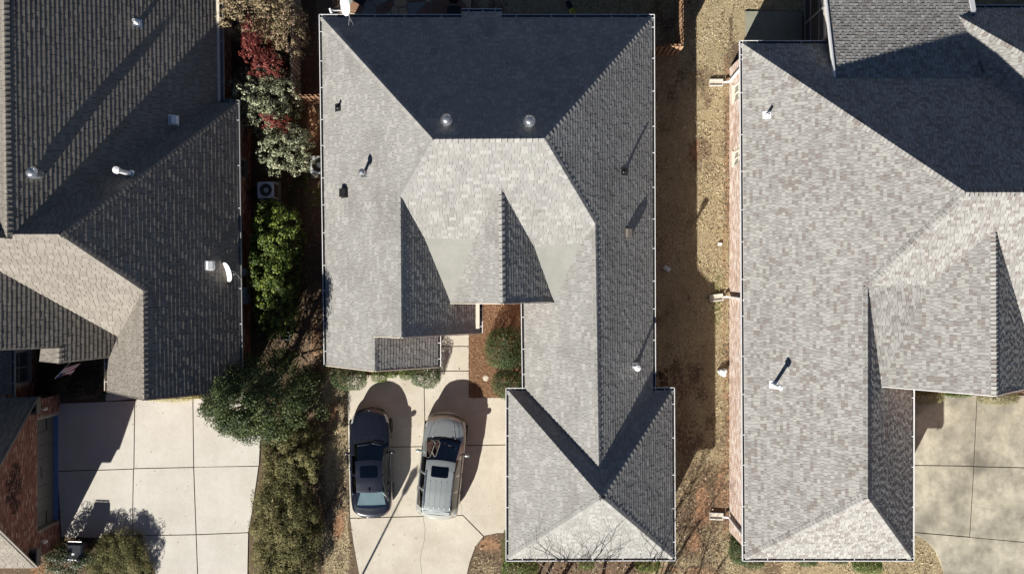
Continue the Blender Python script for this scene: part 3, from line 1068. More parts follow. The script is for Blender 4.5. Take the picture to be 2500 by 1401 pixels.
# ---------------- brick house on the left
HL = thing('house', 'red brick house on the left with tan and dark shingled roof and side garage', 'house', (-18, 0, 0), 0, 'houses in a row', True)
ZL = 2.75
l0, l1 = P(535, -160, 2.5), P(540, 249, 2.5)
l2, l3 = P(577, 252, ZL), P(586, 960, ZL)
lR0, lR1 = P(8, -160, 8.5), P(18, 566, 8.5)
lE1 = plane3(P(536, 0, 2.5), l1, P(14, 300, 8.5))
lE2 = plane3(l2, l3, P(145, 572, 8.36))
AL = rp(145, 572, lE2)
lN = plane3(l2, l2 + Vector((1, 0, 0)), AL)
BL = rp(350, 710, lE2)
lS = plane3(AL, AL + Vector((1, 0, 0)), BL)
lFW = plane3(BL, rp(352, 975, lE2), P(262, 920, ZL))
JL = x3(lE2, lS, lFW)
FE = rl(352, 975, lE2, lFW)
VL = x3(lE1, lN, lS)
cornL = x3(lE1, lN, zplane(ZL + 0.02))
V1 = rl(225, 795, lS, lFW)
V2 = rp(268, 873, lFW)
lP = plane3(V1, V1 + Vector((0, 1, 0)), V1 + Vector((-1, 0, 0.93)))
V0 = rl(0, 650, lS, lP)
V2p = rp(266, 873, lP)
rlf = Roof(HL, M['sh_left'], 0.172, [0.2, 0.25, 0.3, 0.34], [0.025, 0.022], [0.06 + 0.94 * i / 9 for i in range(10)], 2, 0.016)
Vm = rl(-70, 610, lS, lP)
rlf.plane(lE1, [l0, lR0, VL if VL.x < lR1.x + 1 else lR1, cornL, l1] if False else [l0, lR0, x3(lE1, plane3(lR0, lR1, lR1 + Vector((-1, 0, -0.9))), lN), x3(lE1, lN, zplane(ZL + 0.05)), l1])
lW1 = plane3(lR0, lR1, lR1 + Vector((-1, 0, -0.9)))
rlf.plane(lW1, [lR0, lR0 + Vector((-3, 0, -2.7)), lR1 + Vector((-3, -0.2, -2.7)), x3(lE1, lW1, lN)])
rlf.plane(lN, [l2, AL, rp(-80, 572, lS) * 1.0 if False else Vector((-26, AL.y, AL.z)), Vector((-26, AL.y + 1.2, pz(lN, -26, AL.y + 1.2))), x3(lE1, lW1, lN), x3(lE1, lN, zplane(ZL + 0.05)), Vector((l1.x, l2.y, ZL))])
rlf.plane(lE2, [l2, l3 * 1.0, Vector((l3.x, FE.y, pz(lE2, l3.x, FE.y))), FE, JL, AL] if l3.y > FE.y else [l2, Vector((l3.x, FE.y, pz(lE2, l3.x, FE.y))), FE, JL, AL])
rlf.plane(lS, [AL, Vector((-26, AL.y, AL.z)), Vector((-26, Vm.y, pz(lS, -26, Vm.y))), Vm, V0, V1, JL])
f1 = Vector((P(262, 900, ZL).x, FE.y, 0)); f1.z = pz(lFW, f1.x, f1.y)
f2 = Vector((f1.x, V2.y + 0.0, 0)); f2.z = pz(lFW, f2.x, f2.y)
rlf.plane(lFW, [JL, V1, V2, f2, f1, FE])
S1, S2, S3 = rp(145, 850, lP), rp(145, 887, lP), rp(100, 850, lP)
rlf.plane(lP, [V0, V1, V2p, S2, S1, rp(-60, 857, lP), Vm])
lSG = plane3(S1, S2, Vector((P(98, 866, S1.z - 0.8).x, S1.y, S1.z - 0.8)))
rlf.plane(lSG, [S1, S2, rp(97, 882, lSG), rp(100, 851, lSG)])
# garage wing
gyN, gyS, gyR, gzE, gzR, gxF = -4.73, -12.0, -8.36, 2.9, 7.6, -20.42
gN = plane3(Vector((-25, gyN, gzE)), Vector((-20, gyN, gzE)), Vector((-22, gyR, gzR)))
gS = plane3(Vector((-25, gyS, gzE)), Vector((-20, gyS, gzE)), Vector((-22, gyR, gzR)))
rlf.plane(gN, [Vector((-28, gyN, gzE)), Vector((gxF, gyN, gzE)), Vector((gxF, gyR, gzR)), Vector((-28, gyR, gzR))])
rlf.plane(gS, [Vector((-28, gyS, gzE)), Vector((gxF, gyS, gzE)), Vector((gxF, gyR, gzR)), Vector((-28, gyR, gzR))])
gC = plane3(Vector((-21.5, -2, ZL)), Vector((-21.5, -5, ZL)), Vector((-24.5, -4, ZL + 1.7)))
rlf.plane(gC, [Vector((-21.5, -1.6, ZL)), Vector((-21.5, -4.6, ZL)), Vector((-25.5, -4.6, pz(gC, -25.5, 0))), Vector((-25.5, -1.6, pz(gC, -25.5, 0)))])
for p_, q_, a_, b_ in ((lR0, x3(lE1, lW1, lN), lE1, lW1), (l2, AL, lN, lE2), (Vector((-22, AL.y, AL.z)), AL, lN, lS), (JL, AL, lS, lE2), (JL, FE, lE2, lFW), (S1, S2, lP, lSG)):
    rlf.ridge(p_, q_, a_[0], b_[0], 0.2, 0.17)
ROOF_L = rlf.build()
M['greygut'] = simple('grey_gutter', (0.3, 0.3, 0.3), 0.4, 0, 0.1)
gutter(HL, [l0, l1, l2 + Vector((0, 0, 0)), Vector((l3.x, FE.y, l3.z))], 1, 1.6, M['greygut'], M['greygut'])
gutter(HL, [f1, f2], 1, 0.7, M['offwhite'])
gutter(HL, [Vector((-21.5, -2.6, ZL)), Vector((-21.5, -4.72, ZL))], 1, 1.0, M['greygut'], M['greytrim'])
rake(HL, 'greytrim', rk(FE, Vector((l3.x, FE.y, pz(lE2, l3.x, FE.y))), -.08), rk(f1, FE, -.08),
     *[(Vector((gxF + 0.02, y0, gzE - 0.07)), Vector((gxF + 0.02, gyR, gzR - 0.07)), 0.05, 0.2, Vector((1, 0, 0))) for y0 in (gyN, gyS)])
for y0, s in ((gyN, -1), (gyS, 1)):       # boxed cornice returns
    mb = MB()
    mb.box((gxF - 0.65, min(y0, y0 + s * 0.75), 2.45), (gxF + 0.05, max(y0, y0 + s * 0.75), 2.84))
    bevel(part(mb, 'cornice_return', M['greytrim'], HL), 0.03)
    mb = MB()
    mb.box((gxF - 0.5, min(y0 + s * .1, y0 + s * 0.62), 2.845), (gxF + 0.0, max(y0 + s * .1, y0 + s * 0.62), 2.87))
    part(mb, 'cornice_cap', M['black'], HL)
XE1, XE2 = l1.x - 0.3, l3.x - 0.3
wy = lambda v, z: P(0, v, z).y
brick_wall(HL, (XE1, l2.y - 0.2), (XE1, 14.5), -0.05, 2.68, (1, 0))
o1 = (wy(432, 1.5), wy(388, 1.5))
yb, yt = FE.y + 0.3, l2.y - 0.3
brick_wall(HL, (XE2, yb), (XE2, yt), -0.05, 2.68, (1, 0), openings=[(o1[0] - yb, o1[1] - yb, 0.75, 2.25)])
window(HL, (XE2, (o1[0] + o1[1]) / 2, 1.5), (0, 1, 0), (1, 0, 0), o1[1] - o1[0], 1.5, frame_mat='greytrim')
brick_wall(HL, (XE1, yt), (XE2, yt), -0.05, 2.68, (0, 1), bricks=False, wallmat='wall_red')
brick_wall(HL, (f1.x + .3, yb), (XE2, yb), -0.05, 2.68, (0, -1), bricks=False, wallmat='wall_red')
brick_wall(HL, (f1.x + .3, yb), (f1.x + .3, -1.0), -0.05, 2.68, (-1, 0), bricks=False, wallmat='wall_red')
brick_wall(HL, (f1.x + .3, -2.4), (-27, -2.4), -0.05, 2.9, (0, -1), bricks=False, wallmat='wall_red')
mb = MB()
mb.face([Vector((p.x, p.y, 2.63)) for p in (l0, l1, Vector((XE1, l1.y, 0)), Vector((XE1, l0.y, 0)))])
part(mb, 'soffit', M['offwhite'], HL)
mb = MB()
mb.face([Vector((p.x, p.y, 2.63)) for p in (l2, Vector((l3.x, FE.y, 0)), Vector((XE2, FE.y, 0)), Vector((XE2, l2.y, 0)))])
part(mb, 'soffit', M['offwhite'], HL)
gable(HL, [Vector((f1.x + .3, yb, 2.6)), Vector((XE2, yb, 2.6)), Vector((FE.x, yb, FE.z - 0.1))], 'wall_red')
# connector wall with the courtyard window
brick_wall(HL, (-21.8, -5.1), (-21.8, -2.3), -0.05, 2.68, (1, 0), openings=[(0.82, 2.25, 0.65, 2.4)])
window(HL, (-21.8, -5.1 + 1.535, 1.525), (0, 1, 0), (1, 0, 0), 1.43, 1.75, frame_mat='greygut')
# garage gable wall and door
gtop = lambda s: gzE - 0.12 + 1.295 * min(s + 0.17, (gyN - gyS) - s - 0.17) if False else gzE - 0.1 + 1.295 * min(s + 0.17, 7.1 - s)
gy0 = -11.83
brick_wall(HL, (-20.72, gy0), (-20.72, -4.9), -0.05, 3, (1, 0), openings=[(gy0 * -1 - 10.68, gy0 * -1 - 5.82, -0.06, 2.13)], top=gtop)
brick_wall(HL, (-26, -4.9), (-20.72, -4.9), -0.05, 2.75, (0, 1), bricks=False, wallmat='wall_red')
brick_wall(HL, (-26, gy0), (-20.72, gy0), -0.05, 2.75, (0, -1), bricks=False, wallmat='wall_red')
mb = MB()
for y in (-10.68, -5.82):
    mb.box((-21.05, y - 0.03, 0), (-20.74, y + 0.03, 2.13))
mb.box((-21.05, -10.68, 2.1), (-20.71, -5.82, 2.17))
part(mb, 'door_casing', M['greytrim'], HL)
mb = MB()
for k in range(4):
    for j in range(8):
        y0 = -10.65 + j * 4.8 / 8
        mb.box((-21.06, y0 + 0.006, 0.02 + k * 0.525), (-20.985, y0 + 0.594, 0.54 + k * 0.525))
gd = part(mb, 'garage_door', M['door'], HL)
bevel(gd, 0.012, 1)
for y, z in ((-6.15, 2.0), (-6.15, 0.75), (-10.35, 2.0), (-10.35, 0.75)):
    mb = MB()
    mb.bar(Vector((-20.975, y - 0.28, z)), Vector((-20.975, y + 0.28, z)), 0.02, 0.06)
    part(mb, 'strap_hinge', M['iron'], gd)
for y in (-8.1, -8.4):
    mb = MB()
    mb.tube([(-20.98, y - .1, 1.25), (-20.93, y - .06, 1.25), (-20.93, y + .06, 1.25), (-20.98, y + .1, 1.25)], 0.016, 6)
    part(mb, 'door_handle', M['iron'], gd)
mb = MB()
mb.box((-20.98, -10.65, 0.0), (-20.78, -5.85, 0.062))
part(mb, 'door_sill', M['blue'], HL)
# iron scroll ornament on the gable
mb = MB()
def scroll(cy, cz, r0, turns, sgn, a0, n=26):
    pts = []
    for i in range(n + 1):
        t = i / n
        a = a0 + sgn * turns * 2 * math.pi * t
        r = r0 * (1 - 0.82 * t)
        pts.append((-20.67, cy + r * math.cos(a), cz + r * math.sin(a)))
    return pts
for sy in (-1, 1):
    for (dy, dz, r, tn, a0) in ((0.25, 0.1, 0.26, 1.4, 3.6), (0.62, 0.25, 0.2, 1.3, 3.9), (0.72, -0.22, 0.2, 1.3, 2.2), (0.3, 0.55, 0.2, 1.3, 4.4), (0.22, -0.4, 0.18, 1.2, 2.0), (0.95, 0.1, 0.14, 1.2, 3.1)):
        pts = scroll(dy, dz, r, tn, 1, a0)
        mb.tube([(x, gyR + sy * y, 4.05 + z) for x, y, z in pts], 0.016, 5)
mb.tube([(-20.67, gyR - 1.0, 3.85), (-20.67, gyR - .5, 4.0), (-20.67, gyR, 4.55), (-20.67, gyR + .5, 4.0), (-20.67, gyR + 1.0, 3.85)], 0.018, 5)
mb.tube([(-20.67, gyR, 3.5), (-20.67, gyR, 4.75)], 0.018, 5)
orn = part(mb, 'scroll_ornament', M['iron'], HL)
# carriage lamps beside the garage door
for y in (-5.35, -11.2):
    mb = MB()
    mb.box((-20.71, y - 0.05, 1.55), (-20.66, y + 0.05, 1.85))
    mb.lathe([(0.03, 0), (0.075, 0.06), (0.085, 0.26), (0.04, 0.34), (0.012, 0.38)], 8, (-20.55, y, 1.55))
    part(mb, 'wall_lamp', M['offwhite'], HL)

# ---------------- blended-shingle house on the right
HR = thing('house', 'pale brick house on the right with mixed brown and grey shingle roof', 'house', (15, 0, 0), 0, 'houses in a row', True)
ZH = 3.3
a0, a1 = P(1813, 107, ZH), P(1820, 1362, ZH)
rW = plane3(a0, a1, P(2358, 470, 8.46))
rN = plane3(a0, a0 + Vector((1, 0, 0)), P(2358, 470, 8.46))
T = rl(2358, 470, rW, rN)
rS = plane3(T, T + Vector((1, 0, 0)), T + Vector((0, -1, -0.615)))
rE = plane3(rp(2118, 690, rW), rp(2118, 1215, rW), P(2225, 1150, ZH))
JR = x3(rW, rS, rE)
KR = rl(2118, 1215, rW, rE)
a2 = x3(rE, zplane(ZH), yplane(a1.y))
rB = plane3(a1, a2, KR)
rGC1 = rp(2430, 560, rS)
rGC2 = P(2432, 965, rGC1.z)
rK2 = rp(2152, 942, rE)
rGW = plane3(rGC1, rGC2, rK2)
rGE = plane3(rGC1, rGC2, rGC1 + Vector((1, 0, -1.0)))
rM1 = rl(2262, 692, rS, rGW)
rC = plane3(JR, rM1, rK2)
XF = 27.0
D0 = x3(rS, rGE, yplane(rGC2.y))
rr_ = Roof(HR, M['sh_right'], 0.14, [0.12, 0.14, 0.16, 0.2], [0.018, 0.008], [0.05 + 0.95 * i / 19 for i in range(20)], 3, 0.01)
rr_.plane(rW, [a0, a1, KR, JR, T])
rr_.plane(rN, [a0, T, Vector((XF, T.y, T.z)), Vector((XF, a0.y, ZH))])
rr_.plane(rS, [T, JR, rM1, rGC1, D0, Vector((D0.x, D0.y - .3, pz(rS, 0, D0.y - .3))), Vector((XF, D0.y - .3, pz(rS, 0, D0.y - .3))), Vector((XF, T.y, T.z))])
ek = x3(rE, yplane(rK2.y), zplane(ZH))
rr_.plane(rE, [JR, rK2, ek, a2, KR])
rr_.plane(rB, [a1, a2, KR])
rr_.plane(rGW, [rGC1, rM1, rK2, rGC2])
rr_.plane(rGE, [rGC1, rGC2, D0])
rr_.plane(rC, [JR, rM1, rK2])
# north wing
wc = P(2303, 20, ZH)
wh = P(2500, 130, 5.5)
wW = plane3(wc, wc + Vector((0, -1, 0)), wh)
wN = plane3(wc, wc + Vector((1, 0, 0)), wh)
HF = x3(wW, wN, zplane(6.6))
rr_.plane(wN, [wc, HF, Vector((XF, HF.y, HF.z)), Vector((XF, wc.y, ZH))])
rr_.plane(wW, [wc, HF, x3(wW, rN, zplane(6.6)), x3(wW, rN, zplane(ZH))])
# porch shed roof
sy = 8.56
sz = pz(rN, 15, sy)
shp = plane3(Vector((13, sy, sz)), Vector((19, sy, sz)), Vector((15, sy + 3, sz - 3 * 0.315)))
s_a, s_b = 13.27, 19.28
sT = 15.0
rr_.plane(shp, [Vector((s_a, sy, sz)), Vector((s_b, sy, sz)), Vector((s_b, sT, pz(shp, 0, sT))), Vector((s_a, sT, pz(shp, 0, sT)))])
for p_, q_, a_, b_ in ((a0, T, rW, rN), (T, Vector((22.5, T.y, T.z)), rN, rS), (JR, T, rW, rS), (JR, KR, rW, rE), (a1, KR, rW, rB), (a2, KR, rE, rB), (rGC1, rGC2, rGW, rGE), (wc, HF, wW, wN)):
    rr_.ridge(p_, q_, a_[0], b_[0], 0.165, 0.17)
ROOF_R = rr_.build()
gutter(HR, [Vector((ek.x, ek.y, ZH)), a2, a1, a0, Vector((s_a + 0.05, a0.y, ZH))], 1, 1.5)
gutter(HR, [Vector((s_b + .1, wc.y, ZH)), Vector((24, wc.y, ZH))], 1, 1.5)
rake(HR, 'white', (Vector((s_a - 0.03, sy, sz - 0.04)), Vector((s_a - 0.03, sT, pz(shp, 0, sT) - 0.04)), 0.06, 0.22, UPZ),
     (Vector((s_b + 0.09, sy + 2.9, pz(shp, 0, sy + 2.9))), Vector((s_b + 0.09, sT, pz(shp, 0, sT))), 0.2, 0.12, UPZ), rk(rK2, rGC2, -.08), rk(D0, rGC2, -.08))
WX = a0.x + 0.2
y_lo, y_hi = a1.y + 0.3, a0.y - 0.3
wins = []
for v0_, v1_ in ((202, 246), (366, 402)):
    ya, yb_ = wy(v1_, 1.5), wy(v0_, 1.5)
    wins.append((ya - y_lo, yb_ - y_lo, 0.8, 2.45))
brick_wall(HR, (WX, y_lo), (WX, y_hi), -0.05, 3.22, (-1, 0), mat='brick_pale', openings=wins)
for s0, s1_, z0_, z1_ in wins:
    window(HR, (WX, y_lo + (s0 + s1_) / 2, (z0_ + z1_) / 2), (0, 1, 0), (-1, 0, 0), s1_ - s0, z1_ - z0_, frame_mat='offwhite')
cR = [Vector((p.x, p.y, ZH)) for p in (a1, a0)]
brick_wall(HR, (WX, y_hi), (XF, y_hi), -0.05, 3.2, (0, 1), bricks=False, wallmat='wall_pale')
brick_wall(HR, (WX, y_lo), (a2.x - .3, y_lo), -0.05, 3.2, (0, -1), bricks=False, wallmat='wall_pale')
brick_wall(HR, (a2.x - .3, y_lo), (a2.x - .3, rK2.y + .3), -0.05, 3.2, (1, 0), bricks=False, wallmat='wall_pale')
brick_wall(HR, (a2.x - .3, rK2.y + .3), (XF, rK2.y + .3), -0.05, 3.2, (0, -1), bricks=False, wallmat='wall_pale')
brick_wall(HR, (20.5, y_hi), (20.5, wc.y - .3), -0.05, 3.2, (-1, 0), bricks=False, wallmat='wall_pale')
brick_wall(HR, (19.8, wc.y - .3), (XF, wc.y - .3), -0.05, 3.2, (0, 1), bricks=False, wallmat='wall_pale')
gable(HR, [Vector((rK2.x + .2, rK2.y + .3, 3.2)), Vector((D0.x, rK2.y + .3, 3.2)), D0 + gy_ - Z(.05), rGC2 + gy_ - Z(.05), rK2 + gy_ - Z(.05)], 'wall_pale')
mb = MB()
mb.face([Vector((a0.x, a0.y, 3.15)), Vector((WX + .05, a0.y, 3.15)), Vector((WX + .05, a1.y, 3.15)), Vector((a1.x, a1.y, 3.15))])
part(mb, 'soffit', M['offwhite'], HR)
# screened porch under the shed roof
px_ = 13.42
mb = MB()
for y in (10.62, 12.0, 13.6, 15.0):
    mb.box((px_ - .05, y - .045, 0.05), (px_ + .05, y + .045, 3.2))
for z in (0.12, 0.95, 2.15, 2.75):
    mb.box((px_ - .042, 10.66, z - .035), (px_ + .042, 15.0, z + .035))
part(mb, 'porch_frame', M['greygut'], HR)
for y0_, y1_ in ((10.67, 11.95), (12.05, 13.55), (13.65, 14.95)):
    for z0_, z1_ in ((0.16, 0.91), (0.99, 2.11), (2.19, 2.71)):
        mb = MB()
        mb.box((px_ - .012, y0_, z0_), (px_ + .012, y1_, z1_))
        part(mb, 'screen_panel', M['screen'], HR)
mb = MB()
mb.box((px_ - .02, 10.6, 2.8), (px_ + .02, 15, 3.1))
part(mb, 'porch_fascia', M['offwhite'], HR)
mb = MB()
for k in range(5):
    mb.bar(Vector((px_ - .06, 12.1, 1.25 + k * .16)), Vector((px_ - .06, 12.75, 1.25 + k * .16)), 0.012, 0.02)
part(mb, 'door_grille', M['black'], HR)
# downspouts
def downspout(v, leanv):
    y = wy(v, ZH)
    mb = MB()
    pts = [Vector((a0.x + 0.02 + (a1.x - a0.x) * (a0.y - y) / (a0.y - a1.y) - .06, y, ZH - .1)), Vector((WX - .08, y + leanv * 0.2, ZH - .45)), Vector((WX - .08, y + leanv * .35, 0.3)), Vector((WX - 0.3, y + leanv * .35, 0.14))]
    for p, q in zip(pts, pts[1:]):
        mb.bar(p, q, 0.07, 0.09, up=Vector((1, 0, 0.3)))
    part(mb, 'downspout', M['white'], HR)
    return pts[-1]
SPL = [downspout(143, -1.0), downspout(733, 0.3), downspout(1325, 1.0)]
# ------------------------------------------------------------------ things on the roofs
def tilt_plate(mb, pl, w, l, th=0.012):
    """flashing plate lying on the roof plane, centred at the local origin"""
    e, d, n = frame(pl)
    vs = []
    for h in (0.018, 0.018 + th):
        vs += [e * (-w / 2) + d * (-l / 2) + n * h, e * (w / 2) + d * (-l / 2) + n * h, e * (w / 2) + d * (l / 2) + n * h, e * (-w / 2) + d * (l / 2) + n * h]
    mb.add(vs, [(3, 2, 1, 0), (4, 5, 6, 7), (0, 1, 5, 4), (1, 2, 6, 5), (2, 3, 7, 6), (3, 0, 4, 7)])

def pipe_vent(u, v, pl, label, h=0.4, r=0.05, mat='pipe', cap=None, flash='galv', group='plumbing vents'):
    t = thing('vent_pipe', label, 'vent pipe', rp(u, v, pl), 0, group)
    mb = MB(); tilt_plate(mb, pl, 0.32, 0.36)
    part(mb, 'flashing', M[flash], t)
    mb = MB(); mb.lathe([(r * 2.1, -0.03), (r * 1.15, 0.11)], 14)
    part(mb, 'boot', M['black'] if mat != 'pipe' else M[flash], t, smooth=True)
    mb = MB(); mb.lathe([(r, -0.05), (r, h), (r * 0.8, h), (r * 0.8, h - 0.15)], 14)
    part(mb, 'pipe', M[mat], t)
    if cap:
        mb = MB(); mb.lathe([(r * 1.1, h - 0.14), (cap, h - 0.1), (cap, h + 0.03), (cap * 0.9, h + 0.055), (0.02, h + 0.085)], 18)
        part(mb, 'cap', M[mat], t, smooth=False)
    return t

def box_vent(u, v, pl, label, mat, w=0.34):
    t = thing('box_vent', label, 'roof vent', rp(u, v, pl), 0, 'box vents on the roofs')
    e, d, n = frame(pl)
    mb = MB(); tilt_plate(mb, pl, w * 1.25, w * 1.3, 0.006)
    part(mb, 'flashing', M[mat], t)
    mb = MB()
    a, b = w / 2, w / 2
    pr = [(-b, 0.03), (-b, 0.17), (-b * 0.2, 0.2), (b * 0.9, 0.14), (b, 0.03)]
    vs = [e * s * a + d * y + n * z for s in (-1, 1) for y, z in pr]
    m = len(pr)
    mb.add(vs, [(0, 1, 2, 3, 4), (9, 8, 7, 6, 5)] + [(i, m + i, m + (i + 1) % m, (i + 1) % m) for i in range(m)])
    o = part(mb, 'hood', M[mat], t)
    mb = MB()
    mb.add([e * -a * .8 + d * (-b - .004) + n * .05, e * a * .8 + d * (-b - .004) + n * .05, e * a * .8 + d * (-b - .004) + n * .14, e * -a * .8 + d * (-b - .004) + n * .14], [(0, 1, 2, 3)])
    part(mb, 'louvre', M['black'], t)
    return t

def turbine(u, v, pl, label):
    t = thing('turbine_vent', label, 'turbine vent', rp(u, v, pl), random.uniform(0, 1), 'turbine vents')
    R = Matrix.Rotation(-t.rotation_euler.z, 3, 'Z')
    pl2 = (R @ pl[0], 0.0)
    mb = MB(); tilt_plate(mb, pl2, 0.44, 0.44, 0.006)
    part(mb, 'flashing', M['greytrim'], t)
    mb = MB(); mb.lathe([(0.2, -0.12), (0.165, 0.12), (0.165, 0.26), (0.19, 0.27)], 24)
    part(mb, 'neck', M['galv'], t, smooth=True)
    me = None
    nv = 20
    for k in range(nv):
        a = 2 * math.pi * k / nv
        if me is None:
            mb = MB()
            vs = []
            for i in range(7):
                s = i / 6
                ph = math.pi * (0.12 + 0.72 * s)
                r = 0.12 + 0.13 * math.sin(ph)
                z = 0.28 + 0.27 * s
                for da, dr in ((-0.03, -0.02), (0.23, 0.012)):
                    vs.append((r * math.cos(da) + dr * math.cos(da), r * math.sin(da) + dr * math.sin(da), z))
            mb.add(vs, [(2 * i, 2 * i + 1, 2 * i + 3, 2 * i + 2) for i in range(6)])
            me = mb.mesh('vane', True)
            me.materials.append(M['galv'])
        o = bpy.data.objects.new('vane', me)
        COL.objects.link(o); o.parent = t; o.rotation_euler = (0, 0, a)
    mb = MB(); mb.lathe([(0.16, 0.545), (0.165, 0.565), (0.13, 0.6), (0.07, 0.622), (0.02, 0.63)], 24)
    part(mb, 'dome', M['galv'], t, smooth=True)
    mb = MB(); mb.lathe([(0.19, 0.27), (0.19, 0.285), (0.1, 0.286)], 24)
    part(mb, 'ring', M['galv'], t)
    return t

turbine(1092, 297, cN, 'metal turbine vent on the shaded back slope, nearest the left hip')
turbine(1292, 300, cN, 'metal turbine vent on the shaded back slope, nearest the right hip')
turbine(92, 425, lE1, 'metal turbine vent near the ridge of the dark left roof')
pipe_vent(336, 57, lE1, 'thin white pipe at the top of the dark left roof', 0.45, 0.055)
pipe_vent(318, 425, lN, 'tall white flue with round cap beside the left hip ridge', 1.35, 0.085, 'pipe', 0.14)
pipe_vent(826, 263, cW, 'short black pipe near the left gutter of the grey roof', 0.3, 0.05, 'black', None, 'black')
pipe_vent(889, 424, cW, 'galvanised flue with flat cap on the grey roof left slope', 0.62, 0.07, 'galv', 0.13)
pipe_vent(1523, 419, cE, 'small black pipe on the dark right slope of the grey roof', 0.35, 0.05, 'black', None, 'black')
pipe_vent(1550, 894, cE, 'white pipe with round cap above the garage on the grey roof', 0.9, 0.06, 'pipe', 0.13)
pipe_vent(1873, 281, rW, 'short white pipe near the top of the blended shingle roof', 0.35, 0.055, 'pipe', None, 'pipe')
pipe_vent(1889, 939, rW, 'tall white flue with round cap on the blended shingle roof', 1.0, 0.065, 'pipe', 0.115, 'pipe')
box_vent(842, 471, cW, 'black hooded box vent on the grey roof left slope', 'black')
box_vent(1533, 569, cE, 'dark grey box vent on the right slope casting a long shadow', 'greytrim')
box_vent(423, 294, lE1, 'white box vent lying in shadow beside the left valley', 'pipe')
box_vent(511, 648, lE2, 'white box vent next to the satellite dish', 'pipe')

def dish(base, nrm, mast, label, rad=0.42, armdir=None):
    t = thing('satellite_dish', label, 'satellite dish', base, 0, 'satellite dishes')
    top = Vector(mast)
    mb = MB(); mb.tube([(0, 0, 0.02), (top.x * 0.15, top.y * 0.15, top.z * 0.6), top], 0.03, 10)
    part(mb, 'mast', M['galv'], t, smooth=True)
    mb = MB()
    for s in (-1, 1):
        mb.tube([(0.16 * s, -0.3, -0.02), (top.x * 0.2, top.y * .2, top.z * 0.55)], 0.012, 6)
    part(mb, 'brace', M['galv'], t)
    n = Vector(nrm).normalized()
    a = n.cross(Vector((0, 0, 1))).normalized()
    b = n.cross(a)
    c = top + n * 0.08
    mb = MB()
    nr, na = 6, 28
    for side, off in ((0, 0.0), (1, -0.012)):
        vs, fs = [c + n * off], []
        for i in range(1, nr + 1):
            r = rad * i / nr
            for k in range(na):
                an = 2 * math.pi * k / na
                vs.append(c + a * (r * math.cos(an)) + b * (r * 1.12 * math.sin(an)) + n * (0.3 * r * r + off))
        for k in range(na):
            fs.append((0, 1 + k, 1 + (k + 1) % na))
        for i in range(nr - 1):
            for k in range(na):
                k2 = (k + 1) % na
                fs.append((1 + i * na + k, 1 + (i + 1) * na + k, 1 + (i + 1) * na + k2, 1 + i * na + k2))
        mb.add(vs, fs)
    part(mb, 'reflector', M['pipe'], t, smooth=True)
    low = c + b * (rad * 1.1 * (1 if b.z < 0 else -1))
    lnb = c + n * 0.62 + b * (0.25 * (1 if b.z < 0 else -1))
    mb = MB(); mb.bar(low, lnb, 0.035, 0.035)
    part(mb, 'feed_arm', M['pipe'], t)
    mb = MB(); mb.tube([lnb - a * 0.1, lnb + a * 0.1], 0.045, 8); mb.tube([lnb, lnb - n * 0.13], 0.04, 8)
    part(mb, 'feed_horn', M['pipe'], t)
    return t
dish(rp(578, 664, lE2), (-0.75, -0.28, 0.6), (-0.16, 0.02, 0.5), 'white satellite dish at the eave of the dark left roof')
dish(rp(859, 56, cN), (-0.8, -0.3, 0.52), (0.0, 0.42, 1.05), 'white satellite dish on the back corner of the grey roof', 0.4)

# ------------------------------------------------------------------ yard things
M['wood'] = brick_mat('cedar_boards', [(0, (0.16, 0.09, 0.05)), (0.5, (0.27, 0.155, 0.085)), (1, (0.37, 0.23, 0.14))])
M['woodgrey'] = brick_mat('weathered_boards', [(0, (0.2, 0.16, 0.125)), (0.5, (0.31, 0.25, 0.19)), (1, (0.42, 0.35, 0.27))])
def fence(label, p, q, mat, h=1.75, picks=None):
    p, q = Vector((*p, 0)), Vector((*q, 0))
    t = thing('wood_fence', label, 'fence', p, 0, None, True)
    d = (q - p).normalized()
    nrm = Vector((-d.y, d.x, 0))
    L = (q - p).length
    n = int(L / 0.205)
    meshes = []
    for k in range(5):
        mb = MB()
        w, th = 0.07, 0.011
        pts = [(-w, 0.03), (w, 0.03), (w, h - 0.05), (w * 0.6, h), (-w * 0.6, h), (-w, h - 0.05)]
        vs = [d * s_ + Vector((0, 0, z)) + nrm * e_ for e_ in (-th, th) for s_, z in pts]
        mb.add(vs, [(5, 4, 3, 2, 1, 0), (6, 7, 8, 9, 10, 11)] + [(i, (i + 1) % 6, 6 + (i + 1) % 6, 6 + i) for i in range(6)], 0.1 + 0.2 * k)
        me = mb.mesh('picket', tint=True); me.materials.append(M[mat]); meshes.append(me)
    for i in range(n + 1):
        for side in (-1, 1):
            s_ = (i + (0.5 if side > 0 else 0)) * 0.205
            if s_ > L: continue
            o = bpy.data.objects.new('picket', random.choice(meshes))
            COL.objects.link(o); o.parent = t
            o.location = d * s_ + nrm * (0.038 * side)
            o.rotation_euler = (random.uniform(-.01, .01), random.uniform(-.01, .01), 0)
    for z in (0.35, 0.95, 1.5):
        mb = MB(); mb.bar(p + Vector((0, 0, z)), q + Vector((0, 0, z)), 0.045, 0.09, tint=0.4)
        part(mb, 'rail', M[mat], t, tint=True)
    k = max(1, round(L / 2.4))
    for i in range(k + 1):
        c = p + d * (L * i / k)
        mb = MB(); mb.box((c.x - .046, c.y - .046, 0), (c.x + .046, c.y + .046, h - .08), 0.5)
        part(mb, 'post', M[mat], t, tint=True)
fence('weathered picket fence along the red-leaved shrubs', (-9.72, 8.5), (-9.72, 14.6), 'woodgrey')
fence('short brown picket fence joining the grey house left wall', (-9.62, 8.42), (-8.2, 8.42), 'wood')
fence('brown picket fence beside the tan lawn running to the top edge', (7.5, 10.72), (7.5, 14.6), 'wood')
